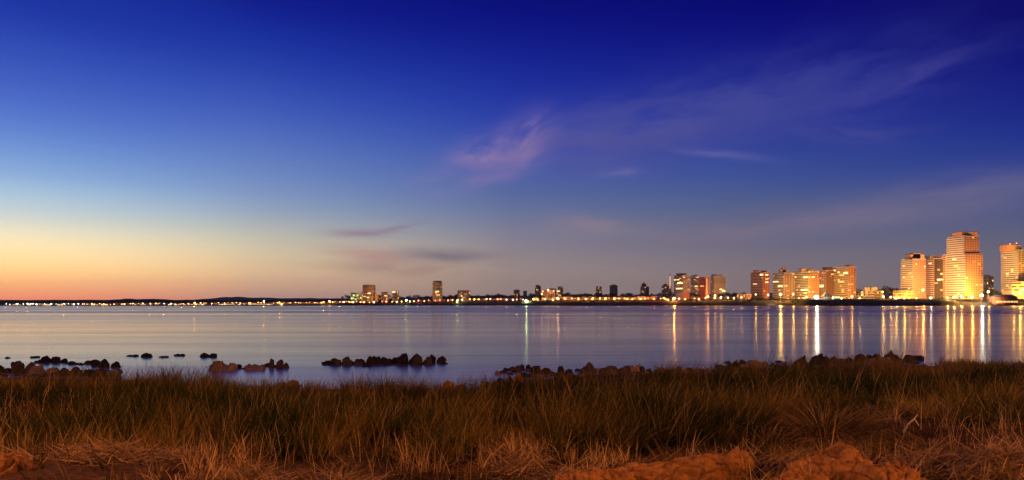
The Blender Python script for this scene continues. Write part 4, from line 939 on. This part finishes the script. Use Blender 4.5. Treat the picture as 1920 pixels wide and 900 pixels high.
# upright green brown marsh grass over the whole bank, growing in clumps
def clumps(nc, y0, y1, per, rad):
    x, y, px = scatter(nc, y0, y1)
    k = rng.integers(0, nc, nc*per)
    r = np.abs(rng.normal(0, 1, nc*per))*rad(y[k]); a = rng.uniform(0, 6.28, nc*per)
    return x, y, px, k, x[k]+r*np.cos(a), y[k]+r*np.sin(a), a, r
nc = 11600
cx, cy, cpx, k, x, y, a_, r_ = clumps(nc, 8.0, 44, 34, lambda q: 0.07+0.004*q)
px = 960+x/y*F
lim = shore(px)*np.interp(px, [0, 230, 300, 800, 920, 1000, 1340, 1440, 1560, 1720, 1800, 1920], [0.80, 0.86, 0.97, 0.97, 0.88, 0.80, 0.80, 0.88, 0.84, 0.90, 0.97, 0.97])*(0.83+0.28*fbm(x*0.35, y*0.15, 77, 5))
nearlim = np.interp(px, [0, 100, 330, 500, 900, 1030, 1350, 1450, 1640, 1750, 1920], [8.8, 9.2, 8.6, 8.0, 7.9, 8.2, 8.6, 10.4, 11.6, 10.6, 10.2])+(fbm(x*0.8, y*0.8, 12)-0.5)*1.6
hollow = fbm(cx*0.55, cy*0.55, 203, 3); short = np.where(hollow < 0.33, 0.4, 1.0)
ok = (y < lim) & (y > nearlim) & keep_out(x, y)
cpatch = fbm(cx*0.30+7, cy*0.30, 55, 5); cp2 = fbm(cx*0.9, cy*0.9, 61); cR = rng.uniform(0, 1, nc); cA = rng.uniform(0, 6.28, nc)
ch = np.where(cy > 20, 0.65+0.75*fbm(cx*0.45, cy*0.3, 301), 1.0)*(0.22+0.62*np.clip((cpatch-0.28)*2.4, 0, 1))*(0.55+0.70*cR)*np.interp(cpx, [0, 250, 700, 1000, 1920], [0.95, 1.05, 1.15, 1.15, 1.0])*np.interp(cy, [8, 11, 26, 34, 40], [0.75, 1, 1.15, 1.4, 1.5])
wA = (fbm(cx*0.3, cy*0.3, 91)-0.5)*9 + np.where(cpx > 1000, 0.1, 0.5)
k = k[ok]; x = x[ok]; y = y[ok]; px = px[ok]; a_ = a_[ok]; r_ = r_[ok]; n = len(x); print('marsh blades', n)
L = ch[k]*short[k]*rng.uniform(0.5, 1.2, n)
wind = np.interp(px, [0, 900, 1300, 1920], [0.12, 0.16, 0.42, 0.36])*(0.4+1.2*cp2[k])
out = 0.10+0.55*rng.uniform(0, 1, n)
vx = np.cos(wA[k])*wind+np.cos(a_)*out; vy = np.sin(wA[k])*wind+np.sin(a_)*out
ang = np.arctan2(vy, vx); lean = np.hypot(vx, vy)*0.8
droop = np.abs(rng.normal(0.45, 0.3, n))*np.interp(px, [0, 900, 1300, 1920], [0.8, 1, 1.7, 1.6])
tt_ = np.clip((cp2[k]-0.50)*2.6 + (cR[k]-0.5)*1.2 + (fbm(x*0.16, y*0.16, 44)-0.5)*2.4 + rng.normal(0, 0.15, n) + np.interp(y, [8, 10, 14, 24, 30], [0.15, -0.1, -0.30, 0.1, 0.85]) + np.where(px > 1350, 0.45, 0.0)*np.clip((y-17)/10, 0, 1), 0, 1)  # far edge more golden, most at right: lamplight painted into the tint
col = lerp((0.009, 0.019, 0.004), (0.19, 0.12, 0.028), tt_)
dry = rng.uniform(0, 1, n) < 0.05; col[dry] = lerp((0.26, 0.16, 0.07), (0.40, 0.27, 0.13), rng.uniform(0, 1, n))[dry]
G.add(x, y, L, np.interp(y, [8, 15, 40], [0.008, 0.013, 0.028])*rng.uniform(0.5, 1.4, n), ang, lean, droop, col, segs=4)
# taller pale stalks standing out of the clumps
xs_, ys_, ps_ = scatter(2100, 8.5, 38); kk = (ys_ < shore(ps_)*0.86) & (ys_ > np.where(ps_ > 1400, 11, 8.5)) & keep_out(xs_, ys_); xs_, ys_ = xs_[kk], ys_[kk]; n = len(xs_)
G.add(xs_, ys_, rng.uniform(0.45, 0.95, n), np.interp(ys_, [8, 40], [0.006, 0.02]), rng.uniform(0, 6.28, n), np.abs(rng.normal(0.15, 0.15, n)), np.abs(rng.normal(0.3, 0.5, n)), lerp((0.26, 0.16, 0.07), (0.46, 0.31, 0.15), rng.uniform(0, 1, n)), segs=4)
G.build('marsh_grass', 'dark green brown marsh grass covering the bank down to the rocks')
# low dry straw in the near strip
G = Grass()
nc = 2400
cx, cy, cpx, k, x, y, a_, r_ = clumps(nc, 5.9, 11.8, 20, lambda q: 0.06)
px = 960+x/y*F
nl2 = np.interp(px, [0, 100, 330, 500, 900, 1030, 1350, 1450, 1640, 1750, 1920], [9.6, 9.8, 9.0, 9.0, 9.0, 9.0, 9.3, 11, 11.5, 11.3, 11.3])
mud = ((px > 85) & (px < 350) & (y < 7.45)) | ((px < 60) & (y < 7.4))
cl = fbm(cx*0.9, cy*0.9, 15); cR = rng.uniform(0, 1, nc); cA = rng.uniform(0, 6.28, nc); keep = rng.uniform(0, 1, nc) < np.clip((cl-0.34)*7, 0.2, 1)
ok = (y < nl2) & (~mud | (rng.uniform(0, 1, nc) < 0.22)[k]) & keep_out(x, y) & keep[k]
k = k[ok]; x = x[ok]; y = y[ok]; px = px[ok]; a_ = a_[ok]; n = len(x); print('straw', n)
right = px > 1330
L = np.where(right, 0.27, 0.24)*(0.5+rng.uniform(0, 1, n))*(0.6+0.8*cR[k])*np.interp(y, [6, 8, 10], [0.75, 1, 1.3])
lean = np.where(right, np.abs(rng.normal(1.05, 0.3, n)), np.abs(rng.normal(0.35, 0.35, n)))
droop = np.where(right, np.abs(rng.normal(0.4, 0.4, n)), np.abs(rng.normal(0.7, 0.7, n)))
ang = np.where(right, cA[k]*0.4+(fbm(x*0.6, y*0.6, 19)-0.5)*5, cA[k])+rng.normal(0, 0.8, n)
bright = np.clip((cl[k]-0.42)*4+(cR[k]-0.6), 0, 1)
col = lerp((0.035, 0.022, 0.009), (0.55, 0.34, 0.15), np.clip(bright*rng.uniform(0.2, 1.4, n)**1.5+0.03, 0, 1))
G.add(x, y, L, rng.uniform(0.004, 0.016, n), ang, lean, droop, col, lift=0.01, segs=4)
G.build('dry_straw', 'short dry orange straw and dead stalks along the near edge')
# flattened mat of broken reeds on the mud
G = Grass()
mats = [(100, 310, 7.2, 8.2, 1920, 0.20), (290, 380, 7.2, 7.9, 350, 0.12), (1690, 1790, 7.5, 8.4, 900, 0.16), (1800, 1925, 6.9, 7.6, 1500, 0.24), (1380, 1720, 7.9, 9.0, 960, 0.10), (1180, 1480, 7.2, 8.0, 720, 0.08), (400, 560, 6.2, 7.2, 700, 0.12), (1000, 1120, 6.6, 7.2, 500, 0.1), (920, 1010, 6.9, 7.9, 800, 0.16), (1460, 1640, 9.3, 10.6, 700, 0.18), (600, 700, 6.2, 7.4, 300, 0.08), (0, 100, 7.9, 9.2, 600, 0.1)]
for a, b_, y0, y1, n, hz in mats:
    px = rng.normal((a+b_)/2, (b_-a)/4, n); y = rng.normal((y0+y1)/2, (y1-y0)/4, n); x = (px-960)*y/F
    q = np.exp(-((px-(a+b_)/2)/((b_-a)/2.2))**2-((y-(y0+y1)/2)/((y1-y0)/2.2))**2)
    ang = rng.normal(0.0, 0.5, n)+np.where(rng.uniform(0, 1, n) < 0.4, math.pi, 0)
    col = lerp((0.10, 0.055, 0.025), (0.60, 0.37, 0.18), rng.uniform(0, 1, n)**1.7)
    G.add(x, y, rng.uniform(0.12, 0.42, n), rng.uniform(0.005, 0.016, n), ang, rng.normal(1.35, 0.22, n), rng.normal(0.25, 0.3, n), col, z0=ground(x, y)+hz*q*rng.uniform(0, 1, n)+0.01)
# upright broken pale stalks
n = 900; px = np.concatenate([rng.uniform(-20, 1000, 620), rng.uniform(1340, 1940, 280)]); y = rng.uniform(7.0, 9.6, n); y = np.where(px > 1340, y+1.2, y); x = (px-960)*y/F
ok = ~((px > 90) & (px < 340) & (y < 7.5)); x, y = x[ok], y[ok]; n = len(x)
G.add(x, y, rng.uniform(0.18, 0.5, n), rng.uniform(0.004, 0.009, n), rng.uniform(0, 6.28, n), np.abs(rng.normal(0.15, 0.15, n)), np.where(rng.uniform(0, 1, n) < 0.35, rng.uniform(1.2, 2.4, n), 0.2), lerp((0.3, 0.17, 0.08), (0.55, 0.36, 0.2), rng.uniform(0, 1, n)))
G.build('flattened_reeds', 'flattened pale broken reeds lying in mats on the mud')
# drooping tussocks
TS = [(1545, 10.4, 1.3, 0.85, 'wide weeping grass tussock arching over the right hollow'), (1070, 29.5, 1.25, 0.8, 'orange grass tussock standing before the middle shore rocks'), (1232, 27.5, 0.8, 0.7, 'orange lit tussock in front of the round boulder'),
      (1745, 9.0, 0.35, 0.32, 'small pale spreading tussock right of the driftwood'), (965, 7.9, 0.42, 0.35, 'orange straw tussock left of the sandstone slabs'), (1440, 9.6, 0.7, 0.6, 'dark tussock left of the weeping one')]
for (cpx, cy, rad, hgt, lb) in TS:
    G = Grass(); n = int(2000*max(rad, 0.5)); cx = (cpx-960)*cy/F
    a = rng.uniform(0, 6.28, n); r = np.sqrt(rng.uniform(0, 1, n))*rad*0.45
    x = cx+np.cos(a)*r; y = cy+np.sin(a)*r*0.7
    L = hgt*rng.uniform(0.7, 1.35, n); ang = a+rng.normal(0, 0.35, n) + 0.0
    lean = 0.15+0.5*(r/(rad*0.45)); droop = rng.uniform(0.9, 2.3, n)
    G.add(x, y, L, rng.uniform(0.006, 0.016, n)*(1 if cy < 15 else 1.8), ang, lean, droop, lerp((0.035, 0.026, 0.010), (0.42, 0.25, 0.10), rng.uniform(0, 1, n)**2.2), segs=6)
    o_ = G.build('grass_tussock', lb, 'grass tussock'); del o_['kind']; o_['kind'] = 'thing'

# ------------------------------------------------------------------ dusk air over the bay
hz = bpy.data.materials.new('dusk air'); hz.use_nodes = True; hz.node_tree.nodes.clear()
pv = hz.node_tree.nodes.new('ShaderNodeVolumePrincipled'); pv.inputs['Color'].default_value = (0.9, 0.88, 0.9, 1); pv.inputs['Density'].default_value = HD; pv.inputs['Anisotropy'].default_value = 0.3
ho = hz.node_tree.nodes.new('ShaderNodeOutputMaterial'); hz.node_tree.links.new(pv.outputs[0], ho.inputs['Volume'])
mb = MB(); mb.box(-5600, 5600, -2600, 5400, -6, 175); tag(mb.build('haze', hz), kind='stuff')

# ------------------------------------------------------------------ promenade lamps behind the camera (the orange light on the bank)
def prom(x, y, P, label):
    z = gz(x, y); e = empty('street_lamp', (x, y, z)); tag(e, label, 'street lamp', 'tall sodium lamps of the near promenade')
    mb = MB(); mb.tube((0, 0, 0), (0, 0, 7.0), 0.10, 0.06, 10); mb.build('post', M['metal'], e)
    mb = MB(); mb.tube((0, 0, 6.9), (0, 1.4, 7.25), 0.05, 0.04, 8); mb.build('arm', M['metal'], e)
    hd2 = MB(); hd2.hexa([(-0.2, 1.2, 7.2), (0.2, 1.2, 7.2), (0.2, 1.9, 7.2), (-0.2, 1.9, 7.2), (-0.12, 1.25, 7.38), (0.12, 1.25, 7.38), (0.12, 1.8, 7.38), (-0.12, 1.8, 7.38)]); hd2.build('lamp_head', M['metal'], e)
    L = bpy.data.lights.new('lamp_light', 'POINT'); L.energy = P; L.color = (1.0, 0.37, 0.085); L.shadow_soft_size = 0.18
    lo = bpy.data.objects.new('lamp_light', L); COL.objects.link(lo); lo.parent = e; lo.location = (0, 1.5, 6.95)
prom(-14, 0.5, 9200, 'tall sodium street lamp behind and left of the viewpoint')
prom(17, -5, 12000, 'tall sodium street lamp behind and right of the viewpoint')
prom(38, 4, 10000, 'tall sodium street lamp farther right along the promenade')
print('lights', len(bpy.data.lights), 'objects', len(COL.objects))
